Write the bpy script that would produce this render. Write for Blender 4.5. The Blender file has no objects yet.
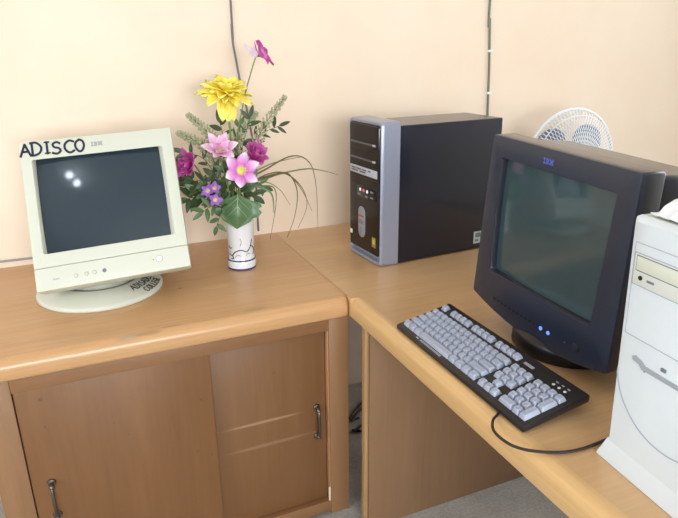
import bpy, bmesh, math, random
from mathutils import Vector, Matrix, Quaternion
R = math.radians
PI = math.pi
S = bpy.context.scene
COL = S.collection
H = 0.697                      # height of the table tops above the floor
rnd = random.Random(7)

# ------------------------------------------------------------------ camera
CAM = Vector((-0.6145, -2.0207, 0.6349 + H))
yaw, pitch, roll, FPX = R(23.246), R(19.369), R(-0.61), 610.37
fw = Vector((math.sin(yaw) * math.cos(pitch), math.cos(yaw) * math.cos(pitch), -math.sin(pitch)))
r0 = Vector((math.cos(yaw), -math.sin(yaw), 0))
u0 = r0.cross(fw)
rt = r0 * math.cos(roll) + u0 * math.sin(roll)
up = u0 * math.cos(roll) - r0 * math.sin(roll)
cd = bpy.data.cameras.new('camera')
cam = bpy.data.objects.new('camera', cd)
COL.objects.link(cam)
cam.matrix_world = Matrix(((rt.x, up.x, -fw.x, CAM.x), (rt.y, up.y, -fw.y, CAM.y), (rt.z, up.z, -fw.z, CAM.z), (0, 0, 0, 1)))
cd.sensor_fit = 'HORIZONTAL'
cd.sensor_width = 36
cd.lens = 36 * FPX / 678
cd.clip_start = 0.02
S.camera = cam


def at(x, y, Y):
    """the world point at depth Y that the photograph shows at (x, y)"""
    d = rt * ((x - 339) / FPX) + up * ((259 - y) / FPX) + fw
    return CAM + d * ((Y - CAM.y) / d.y)


def atz(x, y, z):
    d = rt * ((x - 339) / FPX) + up * ((259 - y) / FPX) + fw
    return CAM + d * ((z + H - CAM.z) / d.z)


# ------------------------------------------------------------------ materials
def srgb(r, g, b):
    f = lambda c: (c / 255 / 12.92) if c <= 10.31 else ((c / 255 + .055) / 1.055) ** 2.4
    return (f(r), f(g), f(b), 1)


class NT:
    def __init__(s, name):
        s.m = bpy.data.materials.new(name)
        s.m.use_nodes = True
        s.t = s.m.node_tree
        s.b = s.t.nodes['Principled BSDF']

    def n(s, typ, **kw):
        nd = s.t.nodes.new(typ)
        for k, v in kw.items():
            if k in nd.inputs:
                nd.inputs[k].default_value = v
            else:
                setattr(nd, k, v)
        return nd

    def l(s, a, b):
        s.t.links.new(a, b)

    def ramp(s, fac, stops):
        nd = s.n('ShaderNodeValToRGB')
        e = nd.color_ramp.elements
        while len(e) < len(stops):
            e.new(.5)
        for i, (p, c) in enumerate(stops):
            e[i].position = p
            e[i].color = c
        s.l(fac, nd.inputs[0])
        return nd.outputs[0]

    def mix(s, fac, a, b, blend='MIX'):
        nd = s.n('ShaderNodeMix', data_type='RGBA', blend_type=blend)
        for i, v in ((0, fac), (6, a), (7, b)):
            if isinstance(v, (int, float, tuple)):
                nd.inputs[i].default_value = v
            else:
                s.l(v, nd.inputs[i])
        return nd.outputs[2]

    def coord(s, scale=(1, 1, 1), loc=(0, 0, 0), rot=(0, 0, 0), kind='Object'):
        tc = s.n('ShaderNodeTexCoord')
        mp = s.n('ShaderNodeMapping')
        mp.inputs['Scale'].default_value = scale
        mp.inputs['Location'].default_value = loc
        mp.inputs['Rotation'].default_value = rot
        s.l(tc.outputs[kind], mp.inputs[0])
        return mp.outputs[0]

    def noise(s, vec, scale, detail=4, rough=.5, dist=0):
        nd = s.n('ShaderNodeTexNoise')
        nd.inputs['Scale'].default_value = scale
        nd.inputs['Detail'].default_value = detail
        nd.inputs['Roughness'].default_value = rough
        nd.inputs['Distortion'].default_value = dist
        s.l(vec, nd.inputs['Vector'])
        return nd.outputs[0]

    def bump(s, h, strength, dist=.002):
        nd = s.n('ShaderNodeBump')
        nd.inputs['Strength'].default_value = strength
        nd.inputs['Distance'].default_value = dist
        s.l(h, nd.inputs['Height'])
        s.l(nd.outputs[0], s.b.inputs['Normal'])

    def spot(s, centre, radius, stretch=(1, 1, 1)):
        """1 inside a soft blot round an object-space point, 0 outside"""
        v = s.coord(scale=stretch, loc=tuple(-c * k for c, k in zip(centre, stretch)))
        ln = s.n('ShaderNodeVectorMath', operation='LENGTH')
        s.l(v, ln.inputs[0])
        mr = s.n('ShaderNodeMapRange')
        mr.inputs['From Min'].default_value = radius
        mr.inputs['From Max'].default_value = radius * .55
        s.l(ln.outputs['Value'], mr.inputs['Value'])
        return mr.outputs[0]


def plain(name, c, rough=.45, metal=0, spec=.5, var=.06, scale=60, bump=0, coat=0, emit=None):
    k = NT(name)
    b = k.b
    v = k.noise(k.coord(), scale, 3)
    dk = tuple(x * (1 - var) for x in c[:3]) + (1,)
    lt = tuple(min(1, x * (1 + var)) for x in c[:3]) + (1,)
    k.l(k.mix(v, dk, lt), b.inputs['Base Color'])
    b.inputs['Roughness'].default_value = rough
    b.inputs['Metallic'].default_value = metal
    b.inputs['Specular IOR Level'].default_value = spec
    b.inputs['Coat Weight'].default_value = coat
    if bump:
        k.bump(v, bump)
    if emit:
        b.inputs['Emission Color'].default_value = emit[0]
        b.inputs['Emission Strength'].default_value = emit[1]
    return k.m


def wood(name, dark, mid, light, axis, rough=.32, grain=1.0, coat=.15, stains=(), streaks=()):
    k = NT(name)
    st = [26, 26, 26]
    st[axis] = 1.6
    v = k.coord(scale=tuple(st))
    big = [5.0, 5.0, 5.0]
    big[axis] = .7
    vb = k.coord(scale=tuple(big), loc=(3.1, 1.7, .4))
    n1 = k.noise(v, 2.2, 6, .62, .6)
    n2 = k.noise(vb, 1.3, 3, .5, 1.2)
    fine = [160, 160, 160]
    fine[axis] = 5
    n3 = k.noise(k.coord(scale=tuple(fine)), 1.0, 2)
    c1 = k.ramp(n1, [(.28, dark), (.5, mid), (.75, light)])
    c2 = k.ramp(n2, [(.3, dark), (.52, mid), (.7, light)])
    c = k.mix(.5, c1, c2)
    c = k.mix(grain, mid, c)
    c = k.mix(.10, c, k.ramp(n3, [(.35, (.25, .12, .05, 1)), (.65, light)]))
    for centre, radius, stretch, colour, amount in list(stains) + list(streaks):
        sp = k.spot(centre, radius, stretch)
        mm = k.n('ShaderNodeMath', operation='MULTIPLY')
        k.l(sp, mm.inputs[0])
        mm.inputs[1].default_value = amount
        c = k.mix(mm.outputs[0], c, colour)
    k.l(c, k.b.inputs['Base Color'])
    rr = k.n('ShaderNodeMapRange')
    rr.inputs['To Min'].default_value = rough - .05
    rr.inputs['To Max'].default_value = rough + .1
    k.l(n1, rr.inputs['Value'])
    k.l(rr.outputs[0], k.b.inputs['Roughness'])
    k.b.inputs['Coat Weight'].default_value = coat
    k.b.inputs['Coat Roughness'].default_value = .22
    k.bump(n3, .06, .0006)
    return k.m


def plaster(name, c, c2):
    k = NT(name)
    v = k.coord()
    n1 = k.noise(v, 1.3, 4, .55)
    n2 = k.noise(v, 90, 4, .6)
    n3 = k.noise(v, 9, 4, .6)
    a = k.ramp(n1, [(.32, c2), (.68, c)])
    a = k.mix(.12, a, k.ramp(n3, [(.3, c2), (.7, c)]))
    k.l(a, k.b.inputs['Base Color'])
    k.b.inputs['Roughness'].default_value = .62
    k.b.inputs['Specular IOR Level'].default_value = .3
    k.bump(n2, .12, .0015)
    return k.m


def radial(name, stops, rough=.6, sheen=0, noise=.12):
    """petal colour by distance from the flower's own centre"""
    k = NT(name)
    ln = k.n('ShaderNodeVectorMath', operation='LENGTH')
    k.l(k.coord(), ln.inputs[0])
    c = k.ramp(k_scale(k, ln.outputs['Value'], 10), stops)
    n = k.noise(k.coord(scale=(60, 60, 60)), 2, 3)
    c = k.mix(noise, c, k.ramp(n, [(.3, (.15, .05, .1, 1)), (.7, (1, .95, .95, 1))]), 'SOFT_LIGHT')
    k.l(c, k.b.inputs['Base Color'])
    k.b.inputs['Roughness'].default_value = rough
    k.b.inputs['Subsurface Weight'].default_value = 0
    return k.m


def k_scale(k, sock, s):
    m = k.n('ShaderNodeMath', operation='MULTIPLY')
    k.l(sock, m.inputs[0])
    m.inputs[1].default_value = s
    return m.outputs[0]


M = {}
M['wall'] = plaster('cream wall paint', srgb(242, 224, 202), srgb(235, 211, 187))
M['wall_plain'] = plaster('pale wall paint', srgb(236, 232, 226), srgb(230, 226, 220))
M['ceiling'] = plaster('white ceiling paint', srgb(235, 232, 225), srgb(228, 225, 218))
k = NT('grey screed floor')
n1 = k.noise(k.coord(), 7, 6, .6)
n2 = k.noise(k.coord(), 120, 3, .6)
c = k.ramp(n1, [(.3, srgb(150, 146, 138)), (.7, srgb(178, 174, 166))])
k.l(k.mix(.2, c, k.ramp(n2, [(.4, srgb(110, 106, 100)), (.6, srgb(200, 196, 190))])), k.b.inputs['Base Color'])
k.b.inputs['Roughness'].default_value = .55
k.bump(n2, .1)
M['floor'] = k.m
dkmark = (.10, .05, .02, 1)
greymark = (.30, .27, .20, 1)
M['counter'] = wood('golden counter wood', srgb(188, 140, 94), srgb(204, 157, 109), srgb(217, 174, 126), 0, .30, .55, .2,
                    stains=[((-.560, -.652, H), .026, (.65, 2.0, 2.5), greymark, .5), ((-.515, -.648, H), .024, (.6, 3.0, 2.5), (.24, .15, .07, 1), .5), ((-.46, -.636, H), .02, (.6, 3.4, .3), (.28, .17, .08, 1), .4),
                            ((-.25, -.625, H), .03, (.7, 2.4, .3), (.33, .2, .1, 1), .35),
                            ((-.40, -.40, H), .006, (1, 1, .3), dkmark, .5), ((-.30, -.43, H), .03, (.5, 1.5, .3), srgb(228, 190, 140), .3)])
M['desk'] = wood('honey desk wood', srgb(196, 152, 106), srgb(211, 169, 122), srgb(222, 185, 140), 0, .30, .5, .2)
M['lipping'] = wood('pale edge lipping', srgb(208, 164, 110), srgb(220, 178, 122), srgb(230, 192, 138), 1, .28, .5, .25)
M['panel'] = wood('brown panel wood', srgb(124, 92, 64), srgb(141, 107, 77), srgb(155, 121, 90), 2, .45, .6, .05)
M['post'] = wood('panel edge wood', srgb(156, 118, 78), srgb(171, 132, 90), srgb(184, 146, 103), 2, .35, .5, .15)
M['cabinet'] = wood('cabinet frame wood', srgb(124, 86, 54), srgb(138, 98, 64), srgb(150, 110, 75), 0, .42, .6, .08)
M['stile'] = wood('cabinet stile wood', srgb(128, 91, 60), srgb(142, 103, 69), srgb(154, 115, 80), 2, .42, .6, .08)
DZ = H
knots = [((-.765, 0, -.118 + DZ), .006, (1, 0, 1), dkmark, .85), ((-.767, 0, -.19 + DZ), .004, (1, 0, 1), dkmark, .6), ((-.62, 0, -.22 + DZ), .003, (1, 0, 1), dkmark, .5),
         ((-.41, 0, -.21 + DZ), .004, (1, 0, 1), dkmark, .7), ((-.43, 0, -.36 + DZ), .004, (1, 0, 1), dkmark, .6), ((-.395, 0, -.38 + DZ), .003, (1, 0, 1), dkmark, .6),
         ((-.59, 0, -.26 + DZ), .003, (1, 0, 1), dkmark, .4)]
M['door_a'] = wood('sliding door wood', srgb(106, 69, 38), srgb(122, 82, 47), srgb(136, 95, 58), 2, .40, .75, .1, stains=knots)
pale = srgb(190, 160, 130)
M['door_b'] = wood('inner sliding door wood', srgb(104, 69, 40), srgb(119, 81, 48), srgb(132, 93, 58), 2, .40, .7, .1,
                   stains=[((-.245, 0, -.333 + DZ), .125, (1, 0, 24), pale, .42), ((-.225, 0, -.408 + DZ), .15, (1, 0, 24), pale, .2),
                           ((-.21, 0, -.19 + DZ), .004, (1, 0, 1), dkmark, .5)])
M['bead'] = wood('door bead wood', srgb(158, 112, 76), srgb(170, 124, 86), srgb(180, 136, 98), 2, .4, .4, .1)
M['chip'] = plain('exposed chipboard', srgb(214, 196, 166), .7, var=.15)
M['steel'] = plain('dull steel', srgb(120, 114, 108), .35, 1, var=.1)
M['shadowgap'] = plain('dark recess', srgb(25, 22, 20), .8)
M['cream'] = plain('cream monitor plastic', srgb(207, 207, 191), .42, var=.02, bump=.03, scale=400)
M['cream_dk'] = plain('grey cream plastic', srgb(176, 174, 158), .5, var=.03)
M['charcoal'] = plain('charcoal monitor plastic', srgb(36, 43, 60), .36, coat=.15, var=.04, scale=300, bump=.03)
M['charcoal_shaded'] = plain('shade darkened charcoal plastic', srgb(20, 20, 32), .28, coat=.3, var=.05)  # the charcoal plastic made darker, shade on the shell put into its colour
M['rim'] = plain('glossy rim plastic', srgb(40, 44, 56), .22)
M['black'] = plain('black plastic', srgb(24, 23, 25), .35, var=.1)
M['gloss'] = plain('gloss black panel', srgb(22, 18, 20), .14, var=.1)
M['case'] = plain('black steel case', srgb(18, 20, 36), .30, coat=.25, var=.06, scale=200, spec=.5)
M['silver'] = plain('silver plastic', srgb(158, 162, 180), .33, .35, var=.03)
M['silver_lt'] = plain('light silver plastic', srgb(190, 192, 200), .35, .2)
M['white_pc'] = plain('white tower plastic', srgb(220, 226, 230), .4, var=.015)
M['ivory'] = plain('ivory drive plastic', srgb(226, 229, 222), .42, var=.02)
M['ivory_edge'] = plain('yellowed bezel plastic', srgb(222, 226, 210), .42, var=.02)
M['groove'] = plain('shadow groove', srgb(176, 182, 192), .6)
M['greybutton'] = plain('grey drive plastic', srgb(120, 122, 126), .5)
M['ink'] = plain('navy marker ink', srgb(26, 24, 52), .5, var=.2)
M['blackink'] = plain('black marker ink', srgb(16, 15, 17), .5, var=.2)
M['logo_blue'] = plain('blue badge', srgb(92, 104, 205), .35, var=.02)
M['logo_grey'] = plain('grey badge', srgb(165, 165, 168), .4)
M['key'] = plain('pale grey key', srgb(172, 178, 196), .45, var=.03, scale=300)
M['kb'] = plain('dark keyboard plastic', srgb(32, 28, 31), .36, var=.08, scale=200)
M['label'] = plain('grey label', srgb(170, 170, 180), .5)
M['white'] = plain('white plastic', srgb(235, 235, 235), .4)
M['red'] = plain('red strip', srgb(190, 60, 50), .4)
M['sticker_y'] = plain('olive sticker', srgb(150, 130, 60), .4)
M['sticker_w'] = plain('pale sticker', srgb(190, 205, 205), .4)
M['led_blue'] = plain('blue lamp', srgb(90, 130, 255), .3, emit=(srgb(110, 150, 255), 1.5))
M['lamp'] = plain('lit opal glass', srgb(245, 245, 250), .3, emit=((.75, .88, 1.0, 1), 60))
M['led_white'] = plain('white lamp', srgb(230, 225, 235), .3, emit=(srgb(230, 220, 255), .6))
M['led_red'] = plain('red lamp', srgb(200, 90, 90), .3, emit=(srgb(255, 140, 130), .4))
M['cord'] = plain('dark cord', srgb(44, 32, 34), .45)
M['cordgrey'] = plain('grey wire', srgb(150, 146, 148), .5)
M['cordviolet'] = plain('violet grey wire', srgb(104, 98, 104), .5)
M['cordgreen'] = plain('grey green wire', srgb(106, 116, 100), .5)
M['porcelain'] = plain('white porcelain', srgb(236, 236, 240), .12, var=.02, coat=.4)
M['cobalt'] = plain('cobalt glaze', srgb(44, 52, 110), .15, coat=.4)
M['glaze_dark'] = plain('dark vine glaze', srgb(40, 44, 52), .15, coat=.4)
M['glaze_gold'] = plain('gold green glaze', srgb(170, 165, 110), .2, coat=.4)
M['fan_white'] = plain('white fan plastic', srgb(232, 236, 240), .4)
M['fan_wire'] = plain('white coated wire', srgb(238, 240, 242), .4)
M['blade'] = plain('grey blue blade plastic', srgb(112, 120, 146), .35)
M['paper'] = plain('white paper', srgb(244, 244, 246), .6, var=.02)
M['stem'] = plain('green stem', srgb(104, 130, 66), .5, var=.2)
M['stem_dk'] = plain('dark stem', srgb(66, 74, 48), .5, var=.2)
M['leaf_dk'] = plain('dark green leaf', srgb(62, 82, 48), .45, var=.3, scale=30)
M['leaf'] = plain('mid green leaf', srgb(82, 112, 68), .45, var=.25, scale=30)
M['leaf_big'] = plain('grey green leaf', srgb(92, 122, 84), .4, var=.2, scale=25)
M['vein'] = plain('pale vein', srgb(170, 190, 140), .5)
M['frond'] = plain('pale frond', srgb(132, 138, 100), .6, var=.3, scale=80)
M['bud'] = plain('white green bud', srgb(172, 174, 138), .6, var=.15, scale=80)
M['grass'] = plain('olive grass blade', srgb(134, 136, 88), .5, var=.25, scale=30)
M['grass_dry'] = plain('brown grass blade', srgb(112, 96, 62), .5, var=.25, scale=30)
M['yellow'] = radial('yellow petals', [(0, srgb(226, 190, 30)), (.3, srgb(246, 222, 70)), (.65, srgb(250, 236, 120)), (1, srgb(252, 242, 150))])
M['pinkstar'] = radial('pink star petals', [(0, srgb(240, 215, 230)), (.18, srgb(206, 104, 184)), (.34, srgb(224, 158, 214)), (.48, srgb(240, 214, 236))])
M['palepink'] = radial('pale pink petals', [(0, srgb(200, 130, 150)), (.2, srgb(220, 158, 196)), (.42, srgb(230, 184, 212)), (.6, srgb(240, 218, 228))])
M['magenta'] = radial('magenta petals', [(0, srgb(150, 30, 110)), (.25, srgb(186, 60, 146)), (.5, srgb(208, 112, 176))])
M['magenta_top'] = radial('magenta white petals', [(0, srgb(244, 236, 240)), (.16, srgb(222, 150, 200)), (.3, srgb(190, 60, 150)), (.6, srgb(206, 90, 168))])
M['violet'] = radial('violet petals', [(0, srgb(230, 220, 240)), (.08, srgb(170, 110, 205)), (.25, srgb(150, 90, 190))])
M['palewhite'] = plain('white lilac petal', srgb(236, 220, 230), .6)
M['pollen'] = plain('yellow pollen', srgb(226, 214, 110), .7, var=.25, scale=300, bump=.4)


def screen_mat(name, c):
    k = NT(name)
    b = k.b
    n = k.noise(k.coord(scale=(3, 3, 3)), 1.2, 2)
    k.l(k.mix(n, tuple(x * .9 for x in c[:3]) + (1,), tuple(x * 1.1 for x in c[:3]) + (1,)), b.inputs['Base Color'])
    b.inputs['Roughness'].default_value = .07
    b.inputs['Specular IOR Level'].default_value = .55
    return k.m


M['tube_a'] = screen_mat('dark blue grey picture tube', srgb(38, 52, 62))
M['tube_b'] = screen_mat('teal grey picture tube', srgb(58, 76, 80))

# ------------------------------------------------------------------ mesh helpers


def NB():
    return bmesh.new()


def finish(bm, name, mat, parent=None, smooth=35, recalc=True, solid=0):
    if recalc:
        bmesh.ops.recalc_face_normals(bm, faces=bm.faces)
    me = bpy.data.meshes.new(name)
    bm.to_mesh(me)
    bm.free()
    me.materials.append(mat)
    if smooth:
        me.shade_smooth()
        me.set_sharp_from_angle(angle=R(smooth))
    o = bpy.data.objects.new(name, me)
    COL.objects.link(o)
    if parent is not None:
        o.parent = parent
    if solid:
        md = o.modifiers.new('thickness', 'SOLIDIFY')
        md.thickness = solid
        md.offset = 0
    return o


def tag(o, label, cat, group=None):
    o['label'] = label
    o['category'] = cat
    if group:
        o['group'] = group
    return o


def thing(name, label, cat, loc=(0, 0, 0), mat=None, group=None):
    o = bpy.data.objects.new(name, None)
    o.empty_display_size = .05
    COL.objects.link(o)
    if mat is not None:
        o.matrix_world = mat
    else:
        o.location = loc
    return tag(o, label, cat, group)


def structure(o):
    o['kind'] = 'structure'
    return o


def box(bm, a, b, bev=0, seg=2):
    """box between two corners with its edges rounded"""
    t = NB()
    bmesh.ops.create_cube(t, size=1)
    c = [(p + q) / 2 for p, q in zip(a, b)]
    s = [abs(q - p) for p, q in zip(a, b)]
    for v in t.verts:
        v.co = Vector((v.co.x * s[0] + c[0], v.co.y * s[1] + c[1], v.co.z * s[2] + c[2]))
    if bev:
        bmesh.ops.bevel(t, geom=list(t.edges), offset=min(bev, min(s) * .49), segments=seg, profile=.5, affect='EDGES')
    join(bm, t)


def join(bm, t, mat=None):
    me = bpy.data.meshes.new('tmp')
    t.to_mesh(me)
    t.free()
    if mat is not None:
        me.transform(mat)
    bm.from_mesh(me)
    bpy.data.meshes.remove(me)


def cyl(bm, p, q, r, r2=None, n=20, bev=0):
    p, q = Vector(p), Vector(q)
    t = NB()
    L = (q - p).length
    bmesh.ops.create_cone(t, cap_ends=True, segments=n, radius1=r, radius2=r if r2 is None else r2, depth=L)
    if bev:
        es = [e for e in t.edges if abs(e.verts[0].co.z - e.verts[1].co.z) < 1e-6]
        bmesh.ops.bevel(t, geom=es, offset=bev, segments=2, profile=.5, affect='EDGES')
    mat = Matrix.Translation((p + q) / 2) @ (q - p).to_track_quat('Z', 'Y').to_matrix().to_4x4()
    join(bm, t, mat)


def smooth_path(pts, sub=6):
    P = [Vector(p) for p in pts]
    out = []
    for i in range(len(P) - 1):
        a, b, c, d = P[max(i - 1, 0)], P[i], P[i + 1], P[min(i + 2, len(P) - 1)]
        for j in range(sub):
            t = j / sub
            out.append(.5 * ((2 * b) + (c - a) * t + (2 * a - 5 * b + 4 * c - d) * t * t + (3 * b - a - 3 * c + d) * t ** 3))
    out.append(P[-1])
    return out


def tube(bm, pts, r, n=8, sub=6, r_end=None, flat=1, flat_dir=None):
    P = smooth_path(pts, sub) if sub > 1 else [Vector(p) for p in pts]
    rings = []
    ref = None
    for i, p in enumerate(P):
        d = (P[min(i + 1, len(P) - 1)] - P[max(i - 1, 0)]).normalized()
        if ref is None:
            ref = d.orthogonal().normalized()
        ref = (ref - d * ref.dot(d))
        ref = ref.normalized() if ref.length > 1e-6 else d.orthogonal().normalized()
        bi = d.cross(ref)
        rr = r if r_end is None else r + (r_end - r) * i / (len(P) - 1)
        rings.append([bm.verts.new(p + ref * math.cos(2 * PI * j / n) * rr + bi * math.sin(2 * PI * j / n) * rr * flat) for j in range(n)])
    for a, b in zip(rings, rings[1:]):
        for j in range(n):
            bm.faces.new((a[j], a[(j + 1) % n], b[(j + 1) % n], b[j]))
    bm.faces.new(rings[0][::-1])
    bm.faces.new(rings[-1])


def lathe(bm, prof, centre=(0, 0, 0), n=48, caps=(True, True)):
    c = Vector(centre)
    rings = []
    for r, z in prof:
        if r < 1e-6:
            rings.append([bm.verts.new(c + Vector((0, 0, z)))])
        else:
            rings.append([bm.verts.new(c + Vector((r * math.cos(2 * PI * j / n), r * math.sin(2 * PI * j / n), z))) for j in range(n)])
    for a, b in zip(rings, rings[1:]):
        for j in range(n):
            f = [a[j % len(a)], a[(j + 1) % len(a)], b[(j + 1) % len(b)], b[j % len(b)]]
            f = list(dict.fromkeys(f))
            if len(f) > 2:
                bm.faces.new(f)
    if caps[0] and len(rings[0]) > 2:
        bm.faces.new(rings[0][::-1])
    if caps[1] and len(rings[-1]) > 2:
        bm.faces.new(rings[-1])


def rrect(w, h, r, y, cx=0, z0=0, wt=None, sag=0, n=5, m=10, dx=0):
    """rounded rectangle in the x-z plane at depth y; z0 is its bottom; wt its width at the top; sag lets the bottom edge belly"""
    wt = w if wt is None else wt
    pts = []

    def corner(px, pz, a0):
        for i in range(n + 1):
            a = a0 + PI / 2 * i / n
            pts.append((px + r * math.cos(a), pz + r * math.sin(a)))
    corner(w / 2 - r, r, -PI / 2)
    for i in range(1, m):
        pass
    corner(wt / 2 - r, h - r, 0)
    for i in range(1, m):
        t = i / m
        pts.append(((wt / 2 - r) * (1 - 2 * t), h))
    corner(-wt / 2 + r, h - r, PI / 2)
    corner(-w / 2 + r, r, PI)
    for i in range(1, m):
        t = i / m
        pts.append(((-w / 2 + r) * (1 - 2 * t), 0))
    out = []
    for x, z in pts:
        s = 0
        if sag and z < h * .5:
            s = -sag * max(0, 1 - (2 * x / w) ** 2)
        out.append(Vector((x + cx, y, z + z0 + s)))
    return out


def loft(bm, loops, cap0=False, cap1=False):
    rings = [[bm.verts.new(p) for p in lp] for lp in loops]
    for a, b in zip(rings, rings[1:]):
        n = len(a)
        for j in range(n):
            bm.faces.new((a[j], a[(j + 1) % n], b[(j + 1) % n], b[j]))
    if cap0:
        bm.faces.new(rings[0][::-1])
    if cap1:
        bm.faces.new(rings[-1])


def ribbon(bm, pts, w, lift, mapf=None, th=.0005):
    """a pen stroke: a flat strip with round ends along 2-D points, raised a hair off the surface by mapf(u, v, height)"""
    P = smooth_path([Vector((p[0], p[1], 0)) for p in pts], 5) if len(pts) > 2 else [Vector((p[0], p[1], 0)) for p in pts]
    mapf = mapf or (lambda u, v, h: Vector((u, -h, v)))
    rows = []
    for i, p in enumerate(P):
        d = (P[min(i + 1, len(P) - 1)] - P[max(i - 1, 0)]).normalized()
        nrm = Vector((-d.y, d.x, 0)) * w / 2
        e = d * (-w * .3 if i == 0 else (w * .3 if i == len(P) - 1 else 0))
        a, b = p + nrm + e, p - nrm + e
        rows.append([bm.verts.new(mapf(a.x, a.y, lift)), bm.verts.new(mapf(b.x, b.y, lift)), bm.verts.new(mapf(b.x, b.y, lift + th)), bm.verts.new(mapf(a.x, a.y, lift + th))])
    for a, b in zip(rows, rows[1:]):
        for j in range(4):
            bm.faces.new((a[j], a[(j + 1) % 4], b[(j + 1) % 4], b[j]))
    bm.faces.new(rows[0])
    bm.faces.new(rows[-1][::-1])


GLYPH = {
    'A': (1.0, [[(0, 0), (.5, 1)], [(.5, 1), (1, 0)], [(.2, .38), (.82, .38)]]),
    'D': (.9, [[(.12, 0), (.12, 1)], [(-.02, .98), (.5, .98), (.9, .6), (.75, .18), (.3, 0), (0, .02)]]),
    'I': (.35, [[(.17, 0), (.17, 1)]]),
    'S': (.75, [[(.72, .86), (.45, 1), (.1, .85), (.2, .58), (.6, .46), (.72, .2), (.4, 0), (0, .1)]]),
    'C': (.85, [[(.85, .88), (.5, 1), (.1, .75), (.05, .35), (.3, .03), (.6, 0), (.85, .14)]]),
    'O': (.85, [[(.45, 1), (.1, .78), (.03, .4), (.3, .02), (.62, .05), (.85, .45), (.75, .85), (.45, 1)]]),
    'E': (.65, [[(0, 0), (0, 1)], [(0, 1), (.62, 1)], [(0, .52), (.52, .52)], [(0, 0), (.64, 0)]]),
    'L': (.65, [[(0, 1), (0, 0)], [(0, 0), (.62, 0)]]),
    'G': (.85, [[(.85, .86), (.5, 1), (.1, .75), (.05, .35), (.35, .02), (.7, .08), (.82, .42)], [(.5, .44), (.9, .44)]]),
}
IBM = {
    'I': [(0, 10)] * 2 + [(3, 7)] * 4 + [(0, 10)] * 2,
    'B': [[(0, 12)], [(0, 14)], [(3, 7), (10.5, 14.5)], [(3, 13)], [(3, 13)], [(3, 7), (10.5, 14.5)], [(0, 14)], [(0, 12)]],
    'M': [[(0, 7), (13, 20)], [(0, 8), (12, 20)], [(3, 8.8), (11.2, 17)], [(3, 9.6), (10.4, 17)], [(3, 7), (7.6, 12.4), (13, 17)], [(3, 7), (8.4, 11.6), (13, 17)], [(0, 7), (9.2, 10.8), (13, 20)], [(0, 7), (9.8, 10.2), (13, 20)]],
}


def stripe_logo(bm, x0, z0, w, h, y=-.0004):
    s = w / 50
    off = 0
    for ch, adv in (('I', 12), ('B', 17), ('M', 20)):
        for i, row in enumerate(IBM[ch]):
            segs = row if isinstance(row, list) else [row]
            zt = z0 + h - h * i / 8
            for a, b in segs:
                box(bm, (x0 + (off + a) * s, y, zt - h / 8 * .74), (x0 + (off + b) * s, .001, zt))
        off += adv


def face_frame(pos, yw, tilt, rl=0):
    """matrix whose x runs to the viewer's right along a front panel, y into it and z up it"""
    n0 = Vector((math.cos(R(yw)), math.sin(R(yw)), 0))
    z = Vector((0, 0, 1))
    n = n0 * math.cos(R(tilt)) + z * math.sin(R(tilt))
    u = z * math.cos(R(tilt)) - n0 * math.sin(R(tilt))
    r = u.cross(n)
    r2 = r * math.cos(R(rl)) + u * math.sin(R(rl))
    u2 = u * math.cos(R(rl)) - r * math.sin(R(rl))
    return Matrix(((r2.x, -n.x, u2.x, pos[0]), (r2.y, -n.y, u2.y, pos[1]), (r2.z, -n.z, u2.z, pos[2] + H), (0, 0, 0, 1)))


# ================================================================== the room
XL, XR, YF, ZC = -3.6, 2.6, -6.2, 2.75
bm = NB()
box(bm, (XL - .1, YF - .1, -.08), (XR + .1, .12, 0))
structure(finish(bm, 'floor', M['floor']))
bm = NB()
box(bm, (XL - .1, YF - .1, ZC), (XR + .1, .12, ZC + .1))
structure(finish(bm, 'ceiling', M['ceiling']))
bm = NB()
box(bm, (XL - .1, 0, 0), (XR + .1, .12, ZC))
structure(finish(bm, 'wall_back', M['wall']))


def wall_with_openings(name, axis, at0, at1, lo, hi, holes, mat):
    """wall slab pierced by window openings (lo, hi along the wall; holes = (a, b, z0, z1))"""
    bm = NB()

    def slab(a, b, z0, z1):
        if axis == 'y':
            box(bm, (at0, a, z0), (at1, b, z1))
        else:
            box(bm, (a, at0, z0), (b, at1, z1))
    x = lo
    for a, b, z0, z1 in sorted(holes):
        slab(x, a, 0, ZC)
        slab(a, b, 0, z0)
        slab(a, b, z1, ZC)
        x = b
    slab(x, hi, 0, ZC)
    return structure(finish(bm, name, mat))


WL = (-3.1, -.9, .90, 2.40)       # window in the left wall
WR = (-1.9, -.5, .70, 2.20)         # opening added in the right wall to brighten the wall under the desk
WF = (-2.3, .5, .90, 2.40)         # window behind the camera
wall_with_openings('wall_left', 'y', XL - .1, XL, YF, 0, [WL], M['wall_plain'])
wall_with_openings('wall_right', 'y', XR, XR + .1, YF, 0, [WR], M['wall_plain'])
wall_with_openings('wall_front', 'x', YF - .1, YF, XL, XR, [WF], M['wall_plain'])

k = NT('window glass')
gl = k.n('ShaderNodeBsdfGlossy', Roughness=.02)
tr = k.n('ShaderNodeBsdfTransparent')
mx = k.n('ShaderNodeMixShader')
fr = k.n('ShaderNodeFresnel', IOR=1.45)
k.l(fr.outputs[0], mx.inputs[0])
k.l(tr.outputs[0], mx.inputs[1])
k.l(gl.outputs[0], mx.inputs[2])
k.l(mx.outputs[0], k.t.nodes['Material Output'].inputs['Surface'])
M['glass'] = k.m


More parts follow.
